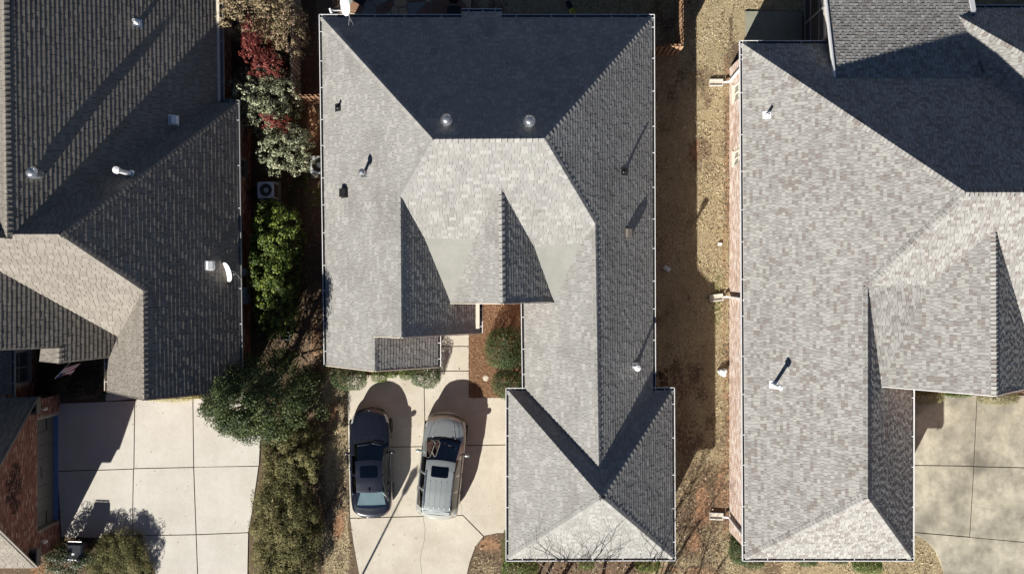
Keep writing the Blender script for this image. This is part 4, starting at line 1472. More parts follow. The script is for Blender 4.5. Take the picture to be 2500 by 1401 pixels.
fence('short brown picket fence at the back right corner of the grey house', (6.05, 10.62), (7.5, 10.62), 'wood')

M['acblue'] = simple('pale_blue_grey_metal', (0.58, 0.66, 0.78), 0.45, 0.1, 0.06)
M['acgrey'] = simple('pale_grey_metal', (0.6, 0.66, 0.63), 0.45, 0.1, 0.06)
M['acdark'] = simple('coil_fins', (0.09, 0.08, 0.07), 0.6, 0.3, 0.3, 40)
def ac_unit(loc, label, mat, w=1.1, h=0.85, pad=True):
    t = thing('air_conditioner', label, 'air conditioner', loc, 0.02, 'condensers beside the house walls')
    a = w / 2
    mb = MB(); mb.box((-a + .04, -a + .04, 0.1), (a - .04, a - .04, h - 0.1))
    part(mb, 'coil', M['acdark'], t)
    for sx in (-1, 1):
        for sy_ in (-1, 1):
            mb = MB(); mb.box((sx * (a - .035) - .035, sy_ * (a - .035) - .035, 0.08), (sx * (a - .035) + .035, sy_ * (a - .035) + .035, h - .08))
            part(mb, 'corner_post', M[mat], t)
    # top panel with round fan opening
    mb = MB()
    n = 40
    R0 = a * 0.78
    def sq(an):
        c, s_ = math.cos(an), math.sin(an)
        k = (abs(c) ** 7 + abs(s_) ** 7) ** (-1 / 7)
        return (a * k * c, a * k * s_)
    vs = []
    for k in range(n):
        an = 2 * math.pi * k / n
        x, y = sq(an)
        cx, cy = R0 * math.cos(an), R0 * math.sin(an)
        vs += [(x, y, h - .09), (x, y, h - .01), (x * .97, y * .97, h), (cx * 1.02, cy * 1.02, h + .012), (cx, cy, h), (cx, cy, h - .2)]
    fs = []
    for k in range(n):
        k2 = (k + 1) % n
        for j in range(5):
            fs.append((k * 6 + j, k2 * 6 + j, k2 * 6 + j + 1, k * 6 + j + 1))
    mb.add(vs, fs)
    top = part(mb, 'top_panel', M[mat], t)
    for k in range(6):
        mb = MB(); mb.tube([(R0 * .15 * math.cos(k * 1.047), R0 * .15 * math.sin(k * 1.047), h + .02), (R0 * math.cos(k * 1.047), R0 * math.sin(k * 1.047), h + .012)], 0.006, 5)
        part(mb, 'guard_wire', M['iron'], top)
    mb = MB(); mb.lathe([(0.12, h - .17), (0.12, h - .1), (0.09, h - .085), (0.0, h - .08)], 18)
    part(mb, 'fan_hub', M[mat], t, smooth=True)
    for k in range(3):
        an = 2 * math.pi * k / 3 + 0.7
        mb = MB()
        vs = []
        for i in range(6):
            r = 0.09 + (R0 * .93 - .09) * i / 5
            for da, dz in ((-0.32, -0.05), (0.0, 0.0), (0.32, 0.045)):
                vs.append((r * math.cos(an + da), r * math.sin(an + da), h - .14 + dz))
        mb.add(vs, [(3 * i + j, 3 * i + j + 1, 3 * i + j + 4, 3 * i + j + 3) for i in range(5) for j in range(2)])
        part(mb, 'fan_blade', M[mat], t, smooth=True)
    mb = MB(); mb.lathe([(R0 * .99, h - .19), (0.001, h - .19)], 24)
    part(mb, 'fan_well', M['black'], t)
    mb = MB(); mb.box((-a - .1, -a - .1, -0.02), (a + .1, a + .1, 0.08))
    part(mb, 'pad', M['concrete_d'], t)
ac_unit(P(661, 469, 0.0), 'pale blue condenser unit by the left house wall', 'acblue', 0.74, 0.95)
ac_unit(P(787, 408, 0.0), 'pale grey condenser unit tucked under the grey house gutter', 'acgrey', 0.8, 0.85)

def splash(loc, label, rz):
    t = thing('splash_block', label, 'splash block', loc, rz, 'splash blocks below downspouts')
    mb = MB(); mb.box((-.62, -.15, 0), (0, .15, .05))
    part(mb, 'base', M['concrete_c'], t)
    for s_ in (-1, 1):
        mb = MB(); mb.box((-.62, s_ * .135 - .03, .05), (0, s_ * .135 + .03, .1))
        part(mb, 'side_lip', M['concrete_l'], t)
    mb = MB(); mb.box((-.04, -.105, .05), (0, .105, .1))
    part(mb, 'end_lip', M['concrete_l'], t)
splash((SPL[0].x - .02, SPL[0].y, 0.02), 'concrete splash block below the top downspout of the pale brick wall', 0.0)
splash((SPL[1].x - .02, SPL[1].y, 0.02), 'concrete splash block at the middle downspout of the pale brick wall', 0.12)
splash((SPL[2].x - .02, SPL[2].y, 0.02), 'concrete splash block at the bottom downspout of the pale brick wall', -0.05)

# wheeled bin
M['bin'] = simple('charcoal_bin_plastic', (0.03, 0.033, 0.042), 0.3, 0, 0.1)
t = thing('trash_bin', 'dark wheeled trash bin between the two shrubs by the garage', 'trash bin', P(207, 1333, 0.0), -0.04)
mb = MB()
def ring(w, d, z, c=(0, 0)): return [(c[0] - w, c[1] - d, z), (c[0] + w, c[1] - d, z), (c[0] + w, c[1] + d, z), (c[0] - w, c[1] + d, z)]
mb.add(ring(.27, .3, .05) + ring(.34, .38, .98), [(3, 2, 1, 0), (0, 1, 5, 4), (1, 2, 6, 5), (2, 3, 7, 6), (3, 0, 4, 7)])
bevel(part(mb, 'body', M['bin'], t), 0.03)
mb = MB()
mb.add(ring(.37, .42, .98) + ring(.37, .42, 1.02) + ring(.28, .33, 1.09, (0, .02)), [(3, 2, 1, 0), (0, 1, 5, 4), (1, 2, 6, 5), (2, 3, 7, 6), (3, 0, 4, 7), (4, 5, 9, 8), (5, 6, 10, 9), (6, 7, 11, 10), (7, 4, 8, 11), (8, 9, 10, 11)])
bevel(part(mb, 'lid', M['bin'], t), 0.025)
mb = MB(); mb.tube([(-.3, .42, 1.0), (-.3, .5, 1.03), (.3, .5, 1.03), (.3, .42, 1.0)], .022, 8)
part(mb, 'handle', M['bin'], t)
mb = MB(); mb.bar(Vector((.3, -.38, 1.035)), Vector((.3, .38, 1.035)), .02, .03)
part(mb, 'lid_rib', M['bin'], t)
for s_ in (-1, 1):
    mb = MB(); mb.tube([(s_ * .27, .33, .13), (s_ * .35, .33, .13)], .13, 16)
    part(mb, 'wheel', M['black'], t)
mb = MB(); mb.box((-.1, -.1, 1.091), (.02, -.02, 1.094))
part(mb, 'sticker', M['pipe'], t)

# flagstone patio
fp = [P(836, -60), P(1150, -60), P(1150, 60), P(836, 60)]
x0_, x1_, y0_, y1_ = fp[0].x, fp[1].x, fp[2].y, fp[0].y
mb = MB(); mb.box((x0_, y0_, -.03), (x1_, y1_, .035))
patio = part(mb, 'flagstone_patio', M['concrete_d'], None); patio['kind'] = 'structure'
M['stone_tan'] = concrete_mat('tan_flagstone', (0.52, 0.4, 0.24), (0.4, 0.27, 0.15), 0.7, 0.2)
M['stone_red'] = concrete_mat('red_flagstone', (0.27, 0.15, 0.1), (0.2, 0.11, 0.08), 0.7, 0.2)
M['stone_grey'] = concrete_mat('grey_flagstone', (0.3, 0.31, 0.29), (0.24, 0.23, 0.2), 0.7, 0.2)
rs = random.Random(5)
seeds = [(rs.uniform(x0_, x1_), rs.uniform(y0_, y1_)) for _ in range(54)]
for i, a in enumerate(seeds):
    poly = [(x0_ + .01, y0_ + .01), (x1_ - .01, y0_ + .01), (x1_ - .01, y1_ - .01), (x0_ + .01, y1_ - .01)]
    for j, b in enumerate(seeds):
        if i == j: continue
        mx, my = (a[0] + b[0]) / 2, (a[1] + b[1]) / 2
        dx, dy = b[0] - a[0], b[1] - a[1]
        L_ = math.hypot(dx, dy)
        out = []
        for k in range(len(poly)):
            p, q = poly[k], poly[(k + 1) % len(poly)]
            fp_ = ((p[0] - mx) * dx + (p[1] - my) * dy) / L_ + .03
            fq = ((q[0] - mx) * dx + (q[1] - my) * dy) / L_ + .03
            if fp_ <= 0: out.append(p)
            if (fp_ < 0 < fq) or (fq < 0 < fp_):
                s_ = fp_ / (fp_ - fq)
                out.append((p[0] + (q[0] - p[0]) * s_, p[1] + (q[1] - p[1]) * s_))
        poly = out
        if len(poly) < 3: break
    if len(poly) < 3: continue
    mb = MB(); mb.prism(poly, -.02, .055 + rs.uniform(0, .02))
    bevel(part(mb, 'stone', M[rs.choice(['stone_tan', 'stone_tan', 'stone_red', 'stone_red', 'stone_grey'])], patio), .012, 1)

# kettle grill and side table, patio chair
t = thing('kettle_grill', 'round black kettle grill on the flagstone patio', 'grill', P(1110, 4, 0))
mb = MB(); mb.lathe([(0.05, .48), (.2, .53), (.27, .62), (.29, .72)], 24); part(mb, 'bowl', M['black'], t, smooth=True)
mb = MB(); mb.lathe([(0.295, .725), (.27, .84), (.18, .93), (.06, .97), (.0, .975)], 24); part(mb, 'lid', M['black'], t, smooth=True)
mb = MB(); mb.tube([(-.08, 0, .97), (-.08, 0, 1.03), (.08, 0, 1.03), (.08, 0, .97)], .012, 6); part(mb, 'handle', M['iron'], t)
for k in range(3):
    an = 2.1 * k
    mb = MB(); mb.tube([(.16 * math.cos(an), .16 * math.sin(an), .55), (.28 * math.cos(an), .28 * math.sin(an), .03)], .014, 6); part(mb, 'leg', M['galv'], t)
t = thing('side_table', 'small black folding table beside the kettle grill', 'table', P(1110, 37, 0))
mb = MB(); mb.box((-.3, -.22, .62), (.3, .22, .65)); bevel(part(mb, 'tabletop', M['black'], t), .02)
mb = MB(); mb.tube([(-.26, .2, .65), (-.26, .32, .72), (.2, .32, .72), (.2, .2, .65)], .015, 6); part(mb, 'rail', M['iron'], t)
for sx in (-1, 1):
    for sy_ in (-1, 1):
        mb = MB(); mb.tube([(sx * .27, sy_ * .19, .62), (sx * .29, sy_ * .2, .05)], .014, 6); part(mb, 'leg', M['iron'], t)
t = thing('patio_chair', 'black mesh patio chair on the flagstones behind the satellite dish', 'chair', P(884, 2, 0.05), 2.6)
mb = MB(); mb.box((-.26, -.26, .4), (.26, .26, .43)); bevel(part(mb, 'seat', M['black'], t), .015)
mb = MB(); mb.add([(-.26, .25, .42), (.26, .25, .42), (.26, .36, .95), (-.26, .36, .95), (-.26, .28, .42), (.26, .28, .42), (.26, .39, .95), (-.26, .39, .95)], [(0, 1, 2, 3), (7, 6, 5, 4), (0, 4, 5, 1), (1, 5, 6, 2), (2, 6, 7, 3), (3, 7, 4, 0)])
part(mb, 'backrest', M['black'], t)
for sx in (-1, 1):
    mb = MB(); mb.tube([(sx * .28, -.25, .0), (sx * .28, -.25, .62), (sx * .28, .3, .62)], .015, 6); part(mb, 'armrest', M['iron'], t)
    for sy_ in (-1, 1):
        mb = MB(); mb.tube([(sx * .25, sy_ * .25, .42), (sx * .27, sy_ * .28, 0)], .015, 6); part(mb, 'leg', M['iron'], t)

# yellow and black flexible pad on the grass
m_, nt_, b_ = new_mat('yellow_foam')
nn_ = noise(nt_, 11, 2)
nt_.links.new(ramp(nt_, nn_, [(0.6, (0.62, 0.55, 0.05)), (0.64, (0.02, 0.02, 0.02))]), b_.inputs['Base Color'])
pa, pb = P(1404, 42, 0), P(1386, 9, 0)
t = thing('sled', 'yellow and black plastic sled lying on the shaded back lawn', 'sled', pa, math.atan2(pb.y - pa.y, pb.x - pa.x))
def sled(x0, x1, zf):
    mb = MB(); vs = []
    n = 6
    for i in range(n + 1):
        x = x0 + (x1 - x0) * i / n
        for y, z in ((-.13, .06), (-.11, .03), (0, .025), (.11, .03), (.13, .06)):
            vs.append((x, y * (1 if x < .6 else 1 - (x - .6) * 1.6), z + .03 + zf(x)))
    mb.add(vs, [(5 * i + j, 5 * (i + 1) + j, 5 * (i + 1) + j + 1, 5 * i + j + 1) for i in range(n) for j in range(4)])
    return mb
zf = lambda x: max(0, x - .45) ** 2 * .9
part(sled(0, .42, zf), 'deck', m_, t, smooth=True)
part(sled(.421, .78, zf), 'nose', M['black'], t, smooth=True)

def lump(name, label, cat, loc, r, mat, seed, flat=0.6):
    rl_ = random.Random(seed)
    bm = bmesh.new()
    bmesh.ops.create_icosphere(bm, subdivisions=3, radius=1)
    ph = [rl_.uniform(0, 6) for _ in range(6)]
    for v_ in bm.verts:
        c_ = v_.co
        k = 1 + .2 * math.sin(3 * c_.x + ph[0]) + .2 * math.sin(4 * c_.y + ph[1]) + .15 * math.sin(6 * c_.z + ph[2] + 3 * c_.x) + .1 * math.sin(9 * c_.x + 7 * c_.y + ph[3])
        v_.co = Vector((c_.x * k * r, c_.y * k * r * .8, max(-.3, c_.z) * k * r * flat + r * flat * .3))
    me = bpy.data.meshes.new(name); bm.to_mesh(me); bm.free()
    o = link(name, me, mat)
    o.location = loc
    return tag(o, label, cat)
M['bag'] = simple('white_plastic_film', (0.7, 0.72, 0.73), 0.35, 0, 0.25, 5)
lump('plastic_bag', 'crumpled white and grey plastic bag against the pale brick wall', 'plastic bag', P(1763, 908, 0.05), .2, M['bag'], 2, .8)
mb = MB()
cx_, cy_ = P(1628, 655).x, P(1628, 655).y
for dx, dy, rz in ((-.06, .03, .5), (.07, -.06, .75)):
    c_, s_ = math.cos(rz), math.sin(rz)
    q = [(cx_ + dx + (a * c_ - b * s_), cy_ + dy + (a * s_ + b * c_)) for a, b in ((-.1, -.07), (.1, -.07), (.1, .07), (-.1, .07))]
    mb.prism(q, .01, .1)
tag(part(mb, 'torn_carton', M['bag'], None), 'torn white carton on the shaded side lawn', 'carton')
mb = MB(); c_ = P(1757, 596); mb.prism([(c_.x - .09, c_.y - .05), (c_.x + .09, c_.y - .06), (c_.x + .08, c_.y + .07), (c_.x - .08, c_.y + .06)], 0, .09)
bevel(tag(part(mb, 'valve_cover', M['pipe'], None), 'small white valve cover in the sunny tan lawn', 'valve cover'), .015)
mb = MB(); mb.lathe([(.14, .0), (.14, .075), (.12, .085), (.02, .088)], 24, tuple(P(1186, 922)))
tag(part(mb, 'cleanout_cover', M['offwhite'], None), 'round pale cleanout cover in the pine straw bed', 'drain cover')
mb = MB(); mb.lathe([(.045, .0), (.045, .14), (.03, .16)], 14, tuple(P(717, 419)))
tag(part(mb, 'cleanout_pipe', M['pipe'], None), 'small white capped pipe in the dark soil below the variegated shrub', 'pipe')

# boxes on the left house wall
M['meter'] = simple('blue_grey_box_paint', (0.4, 0.45, 0.53), 0.45, 0, 0.05)
for v_, z_, h_, w_, lab in ((664, 1.5, .4, .28, 'small grey utility box on the brick wall beside the satellite dish'), (713, 1.3, .75, .42, 'large grey meter box on the brick wall below the satellite dish'), (732, 1.1, .5, .3, 'lower grey disconnect box on the left brick wall')):
    y = wy(v_, z_)
    t = thing('utility_box', lab, 'utility box', (XE2 + .02, y, z_ - h_ / 2), 0, 'boxes on the brick wall')
    mb = MB(); mb.box((0, -w_ / 2, 0), (.2, w_ / 2, h_)); bevel(part(mb, 'case', M['meter'], t), .015)
    mb = MB(); mb.box((-.0, -w_ / 2 - .015, h_ + .002), (.22, w_ / 2 + .015, h_ + .02)); part(mb, 'cover', M['meter'], t)
    mb = MB(); mb.tube([(.06, 0, 0.01), (.06, 0, -(z_ - h_ / 2) + .05)], .02, 8); part(mb, 'conduit', M['meter'], t)

# plastic crates in the leaves
M['crate'] = simple('dark_green_plastic', (0.03, 0.06, 0.05), 0.5, 0, 0.2)
M['crategrey'] = simple('grey_plastic', (0.14, 0.15, 0.15), 0.5, 0, 0.2)
for (u_, v_, rz, rim, lab) in ((700, 819, -.15, 'crategrey', 'dark green open crate with grey rim among the fallen leaves'), (648, 822, .75, 'crategrey', 'dark grey open crate in the shade beside the left wall')):
    t = thing('plastic_crate', lab, 'crate', P(u_, v_, 0.02), rz)
    mb = MB(); mb.box((-.19, -.16, 0), (.19, .16, .02)); part(mb, 'bottom', M['crate'], t)
    for a, b in (((-.2, -.17, 0), (-.18, .17, .24)), ((.18, -.17, 0), (.2, .17, .24)), ((-.178, -.17, 0), (.178, -.15, .24)), ((-.178, .15, 0), (.178, .17, .24))):
        mb = MB(); mb.box(a, b); part(mb, 'side', M['crate'], t)
    mb = MB()
    for a, b in (((-.225, -.195, .24), (-.17, .195, .26)), ((.17, -.195, .24), (.225, .195, .26)), ((-.17, -.195, .24), (.17, -.14, .26)), ((-.17, .14, .24), (.17, .195, .26))):
        mb.box(a, b)
    part(mb, 'rim', M[rim], t)

# flag on a wall bracket
t = thing('flag', 'red and white striped flag with blue canton hanging by the left entry', 'flag', P(172, 884, 2.3))
tip = P(133, 924, 3.0) - P(172, 884, 2.3)
mb = MB(); mb.tube([(0, 0, 0), tip], .014, 8); part(mb, 'pole', M['white'], t)
FM = [simple('flag_red', (0.45, 0.03, 0.05), .8), simple('flag_white', (0.75, 0.74, 0.72), .8), simple('flag_blue', (0.02, 0.03, 0.12), .8)]
def flagpt(a, b):           # a along the pole from tip, b down the fly
    base = tip * (1 - 0.62 * a)
    fold = .16 * math.sin(a * 9 + b * 2.0) * b
    return base + Vector((.1 * b + fold * .5 + .28 * b * a, .02 * b + fold * .8 + .22 * a * b, -1.15 * b + .25 * a * b))
mbs = [MB(), MB(), MB()]
nb = 16
for i in range(13):
    for k in range(nb):
        a0_, a1_, b0_, b1_ = i / 13, (i + 1) / 13, k / nb, (k + 1) / nb
        ci = 2 if (i < 7 and k < 7) else (0 if i % 2 == 0 else 1)
        mbs[ci].face([flagpt(a0_, b0_), flagpt(a1_, b0_), flagpt(a1_, b1_), flagpt(a0_, b1_)])
for nm, mm, mt in zip(('red_stripes', 'white_stripes', 'canton'), mbs, FM):
    part(mm, nm, mt, t, smooth=True, kind=None)
mb = MB()
for i in range(5):
    for k in range(6):
        p_ = flagpt((i + .8) * 7 / 13 / 5.6, (k + .7) * 7 / 16 / 6.4)
        for dz_ in (.004, -.004):
            n5 = []
            for j in range(5):
                an = 2 * math.pi * j / 5
                n5.append(p_ + Vector((.014 * math.cos(an) + dz_, dz_, .014 * math.sin(an))))
            mb.face(n5)
part(mb, 'stars', FM[1], t, kind='stuff')

# street lamp beyond the bottom edge; its shadow lies on the driveway
tipw = P(1019, 1138, 0.05)
LH = 5.0
kk_ = LH / math.tan(math.radians(ELEV))
lx, ly = tipw.x - SHX * kk_, tipw.y - SHY * kk_
t = thing('street_lamp', 'lamp post whose long shadow crosses the driveway between the cars', 'street lamp', (lx, ly, 0))
mb = MB(); mb.lathe([(.12, 0), (.12, .25), (.055, .35), (.038, LH - .75), (.038, LH - .7)], 14); part(mb, 'pole', M['black'], t, smooth=True)
mb = MB(); mb.lathe([(.06, LH - .72), (.11, LH - .66), (.15, LH - .2), (.18, LH - .16), (.12, LH - .05), (.05, LH), (.02, LH + .08)], 12); part(mb, 'lantern', M['black'], t)

# ------------------------------------------------------------------ bare trees by the garage front
def bare_tree(base, label, h, seed, spread=0.55, stems=4):
    t = thing('bare_tree', label, 'tree', base, 0, 'leafless trees in front of the garage')
    rt = random.Random(seed)
    tr, br = MB(), MB()
    def grow(p, d, L, r, lvl):
        n = 4
        pts, rads = [p], [r]
        q = p
        for i in range(n):
            d = (d + Vector((rt.gauss(0, .12), rt.gauss(0, .12), rt.gauss(.03, .08)))).normalized()
            q = q + d * (L / n)
            pts.append(q); rads.append(r * (1 - .42 * (i + 1) / n))
        (tr if lvl == 0 else br).tube(pts, rads, 7 if lvl < 2 else 4, cap=False)
        if lvl >= 4: return
        for k in range(rt.choice((2, 3, 3)) if lvl > 0 else 3):
            i = rt.choice((2, 3, 4)) if k else 4
            ax = Vector((rt.gauss(0, 1), rt.gauss(0, 1), rt.gauss(0, .5))).normalized()
            nd = (d + ax * (spread + .12 * lvl) + Vector((0, 0, .12))).normalized()
            grow(pts[i], nd, L * rt.uniform(.55, .8), rads[i] * .72, lvl + 1)
    for k in range(stems):
        an = 2 * math.pi * k / stems + rt.uniform(-.4, .4)
        grow(Vector((.1 * math.cos(an), .1 * math.sin(an), 0)), Vector((.33 * math.cos(an), .33 * math.sin(an), 1)).normalized(), h * .4, .085, 0)
    part(tr, 'trunk', M['bark'], t, smooth=True)
    part(br, 'branches', M['twig'], t, smooth=True)
bare_tree((3.7, -15.3, 0), 'leafless tree casting branch shadows on the middle of the garage front roof', 7.9, 3)
bare_tree((0.8, -15.2, 0), 'leafless tree casting branch shadows on the garage roof left corner', 7.6, 8)
bare_tree((5.2, -18.0, 0), 'leafless tree shading the clay strip right of the garage', 7.0, 12, .5, 4)
# ------------------------------------------------------------------ plants
def lobes(d, seed, amp):
    r = np.random.default_rng(seed)
    o = np.zeros(len(d))
    for i in range(9):
        a = r.normal(size=3); a /= np.linalg.norm(a)
        o += np.sin((d @ a) * (2.0 + 0.8 * i) + r.uniform(0, 6)) / (1 + .35 * i)
    return amp * o / 2.2

def leaf_quads(c, nrm, size, r, asp=0.5):
    n = len(c)
    nrm = nrm / np.linalg.norm(nrm, axis=1)[:, None]
    a = np.cross(nrm, r.normal(size=(n, 3)))
    a /= np.linalg.norm(a, axis=1)[:, None] + 1e-9
    b = np.cross(nrm, a)
    L = (size * r.uniform(.65, 1.35, n))[:, None]
    W = L * asp
    return np.stack([c - a * L * .5, c + b * W * .5 + nrm * W * .15, c + a * L * .5, c - b * W * .5 + nrm * W * .15], 1)

def crown(radii, n, size, seed, shell=.55, amp=.14, up=.35, clumps=0, cl_r=.22, zmin=-.55, asp=.5, p=4.0, jit=.6):
    """leaves around the origin; returns quads and tints. p>2 gives a boxier clipped shape"""
    r = np.random.default_rng(seed)
    d = r.normal(size=(int(n * 1.6), 3)); d /= np.linalg.norm(d, axis=1)[:, None]
    d = d[d[:, 2] > zmin][:n]
    if clumps:
        cd = r.normal(size=(clumps * 2, 3)); cd /= np.linalg.norm(cd, axis=1)[:, None]
        cd = cd[cd[:, 2] > zmin][:clumps]
        cr = r.uniform(.35, 1.05, len(cd)) ** .7 * (np.abs(cd) ** p).sum(1) ** (-1 / p)
        k = r.integers(0, len(cd), len(d))
        rad = cl_r * r.uniform(.5, 1.3, len(cd))[k] 
        pos = cd[k] * cr[k][:, None] + d * (rad * np.cbrt(r.uniform(0.1, 1, len(d))))[:, None]
        nn = d + cd[k] * .7
        tint = .43 + .26 * (r.uniform(-1, 1, len(cd)))[k] + r.normal(0, .2, len(d))
    else:
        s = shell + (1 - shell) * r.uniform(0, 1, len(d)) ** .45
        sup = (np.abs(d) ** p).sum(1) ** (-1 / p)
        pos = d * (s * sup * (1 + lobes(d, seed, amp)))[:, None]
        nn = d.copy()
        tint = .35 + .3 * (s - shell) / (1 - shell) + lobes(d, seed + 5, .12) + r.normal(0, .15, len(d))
    pos = pos * np.array(radii)
    nn = nn / np.array(radii) * np.mean(radii) + r.normal(0, jit, nn.shape) + np.array([0, 0, up])
    return leaf_quads(pos, nn, size, r, asp), tint.clip(0, 1)

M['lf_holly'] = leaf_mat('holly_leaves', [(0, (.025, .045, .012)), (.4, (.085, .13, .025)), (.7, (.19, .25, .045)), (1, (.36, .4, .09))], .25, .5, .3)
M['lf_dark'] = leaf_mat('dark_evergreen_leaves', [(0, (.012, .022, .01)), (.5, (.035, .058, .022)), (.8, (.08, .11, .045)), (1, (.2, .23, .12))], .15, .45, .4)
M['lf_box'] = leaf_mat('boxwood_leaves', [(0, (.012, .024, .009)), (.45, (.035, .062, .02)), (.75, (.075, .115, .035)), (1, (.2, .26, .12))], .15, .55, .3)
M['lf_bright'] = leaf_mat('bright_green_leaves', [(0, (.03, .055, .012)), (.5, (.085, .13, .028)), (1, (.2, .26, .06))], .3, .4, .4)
M['lf_olive'] = leaf_mat('olive_hedge_leaves', [(0, (.065, .06, .027)), (.4, (.17, .162, .07)), (.75, (.29, .27, .125)), (1, (.44, .4, .22))], .3, .7, .1)
M['lf_varieg'] = leaf_mat('variegated_leaves', [(0, (.05, .058, .03)), (.35, (.17, .185, .11)), (.65, (.42, .44, .28)), (1, (.68, .68, .5))], .25, .45, .3)
M['lf_beige'] = leaf_mat('fading_leaves', [(0, (.15, .105, .06)), (.45, (.36, .29, .17)), (.75, (.5, .42, .27)), (1, (.5, .27, .24))], .3, .6, .2)
M['lf_red'] = leaf_mat('nandina_leaves', [(0, (.1, .024, .022)), (.5, (.27, .06, .05)), (1, (.42, .17, .14))], .35, .5, .3)
M['lf_brown'] = leaf_mat('dead_stems', [(0, (.05, .035, .022)), (.5, (.125, .09, .055)), (1, (.24, .18, .11))], .15, .8, .1)
M['lf_yellow'] = leaf_mat('golden_ground_cover', [(0, (.2, .17, .05)), (.5, (.36, .31, .1)), (1, (.52, .46, .2))], .25, .6, .2)

def bush(u, v, ru, rv, h, label, mat='lf_box', n=2600, size=.06, cat='shrub', name='shrub', group=None, clumps=0, cl_r=.22, seed=1, shell=.55, amp=.14, stems=True, base=0.0, asp=.5, p=3.0, up=.35, zc=.5):
    zc_ = base + (h - base) * zc
    c = P(u, v, zc_ + (h - base) * .25)
    k = (CAM_H - zc_) / FPX
    t = thing(name, label, cat, (c.x, c.y, 0), 0, group)
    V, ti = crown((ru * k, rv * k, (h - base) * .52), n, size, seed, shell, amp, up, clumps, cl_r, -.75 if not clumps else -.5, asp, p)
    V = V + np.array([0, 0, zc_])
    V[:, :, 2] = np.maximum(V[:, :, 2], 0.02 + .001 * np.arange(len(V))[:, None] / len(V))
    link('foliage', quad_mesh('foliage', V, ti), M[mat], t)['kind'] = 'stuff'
    if stems:
        mb = MB()
        r = random.Random(seed)
        for i in range(9):
            an = r.uniform(0, 6.28)
            q = Vector((math.cos(an) * ru * k * r.uniform(.3, .75), math.sin(an) * rv * k * r.uniform(.3, .75), h * r.uniform(.55, .85)))
            b0 = Vector((q.x * .15, q.y * .15, -.02))
            mb.tube([b0, (b0 + q) / 2 + Vector((0, 0, h * .1)), q], [.022, .016, .006], 5, cap=False)
        part(mb, 'stems', M['bark'], t, kind='stuff')
    return t

G1_ = 'clipped shrubs along the house fronts'
# front of the grey house
bush(850, 922, 42, 34, 1.0, 'round grey-green shrub at the front left corner of the grey house', 'lf_box', 5200, .055, group=G1_, seed=11)
bush(925, 917, 20, 16, .62, 'small bright green shrub under the front gable, left one', 'lf_bright', 1700, .05, group=G1_, seed=12)
bush(955, 911, 14, 12, .5, 'tiny bright green shrub under the front gable ridge', 'lf_bright', 900, .05, group=G1_, seed=13)
bush(989, 911, 17, 17, .6, 'small bright green shrub touching the larger round shrub', 'lf_bright', 1500, .05, group=G1_, seed=14)
bush(1038, 916, 38, 30, .95, 'round green shrub beside the front walkway', 'lf_box', 4400, .055, group=G1_, seed=15)
bush(1232, 850, 43, 52, 1.5, 'large dense round shrub in the pine straw bed', 'lf_box', 9000, .055, group=G1_, seed=16, p=3.2)
bush(1243, 940, 38, 34, 1.25, 'smaller round shrub in the notch beside the garage', 'lf_box', 5200, .055, group=G1_, seed=17)
bush(1272, 1388, 44, 34, 1.0, 'broad-leaved green shrub under the garage front gutter left corner', 'lf_bright', 3600, .07, group=G1_, seed=18)
bush(1238, 1345, 12, 42, 1.1, 'narrow green shrub hugging the garage left wall', 'lf_bright', 1500, .06, group=G1_, seed=19)
bush(1432, 1378, 20, 12, .6, 'small pale green shrub at the middle of the garage front', 'lf_bright', 900, .055, group=G1_, seed=20)
bush(1583, 1380, 30, 18, .9, 'dark green shrub at the garage front right end', 'lf_holly', 2200, .06, group=G1_, seed=21)
bush(1617, 922, 14, 26, .7, 'thin grey twiggy shrub in the shade behind the garage corner', 'lf_brown', 900, .06, group=None, seed=22, clumps=14)
# right house
bush(1806, 1345, 22, 36, 1.1, 'dark green shrub at the bottom corner of the pale brick wall', 'lf_box', 3000, .06, group=G1_, seed=23)
bush(1842, 1374, 28, 13, .85, 'low green shrub under the right house front gutter corner', 'lf_box', 1700, .06, group=G1_, seed=24)
bush(1976, 1371, 22, 13, .75, 'small dark shrub under the middle of the right front gutter', 'lf_box', 1300, .06, group=G1_, seed=25)
bush(2050, 1368, 26, 9, .6, 'low blue-green shrub mostly hidden by the right front gutter', 'lf_dark', 1100, .06, group=G1_, seed=26)
bush(2122, 1379, 37, 21, .9, 'bright bushy shrub at the right house front, largest there', 'lf_bright', 3000, .07, group=G1_, seed=27)
bush(2268, 966, 44, 22, .95, 'green-gold shrub at the top of the weathered driveway, left one', 'lf_olive', 2600, .055, group=G1_, seed=28)
bush(2345, 962, 34, 9, .6, 'thin low green shrub between the two driveway shrubs', 'lf_bright', 1100, .055, group=G1_, seed=29)
bush(2446, 972, 48, 17, .8, 'green-gold shrub at the top of the weathered driveway, right one', 'lf_olive', 2400, .055, group=G1_, seed=30)
# left house front
bush(412, 966, 70, 15, .42, 'golden ground cover along the left front gable', 'lf_yellow', 3000, .05, 'ground cover', 'ground_cover', seed=31, stems=False)
bush(165, 925, 72, 42, .75, 'brown winter-bare shrub in the shaded courtyard', 'lf_brown', 4200, .07, seed=32, clumps=46, cl_r=.28)
bush(242, 950, 22, 30, .6, 'dark strappy plant below the bright gutter in the courtyard', 'lf_dark', 1200, .1, 'plant', 'plant', seed=33, clumps=16, asp=.15)
bush(160, 1372, 66, 42, 1.25, 'glossy dark green shrub beside the wheeled trash bin', 'lf_dark', 5200, .075, seed=34, clumps=60, cl_r=.3)
bush(288, 1382, 72, 78, .85, 'domed brown-green shrub at the driveway edge by the garage', 'lf_olive', 34000, .085, seed=35, asp=.25, clumps=230, cl_r=.2, p=2.6, stems=False)
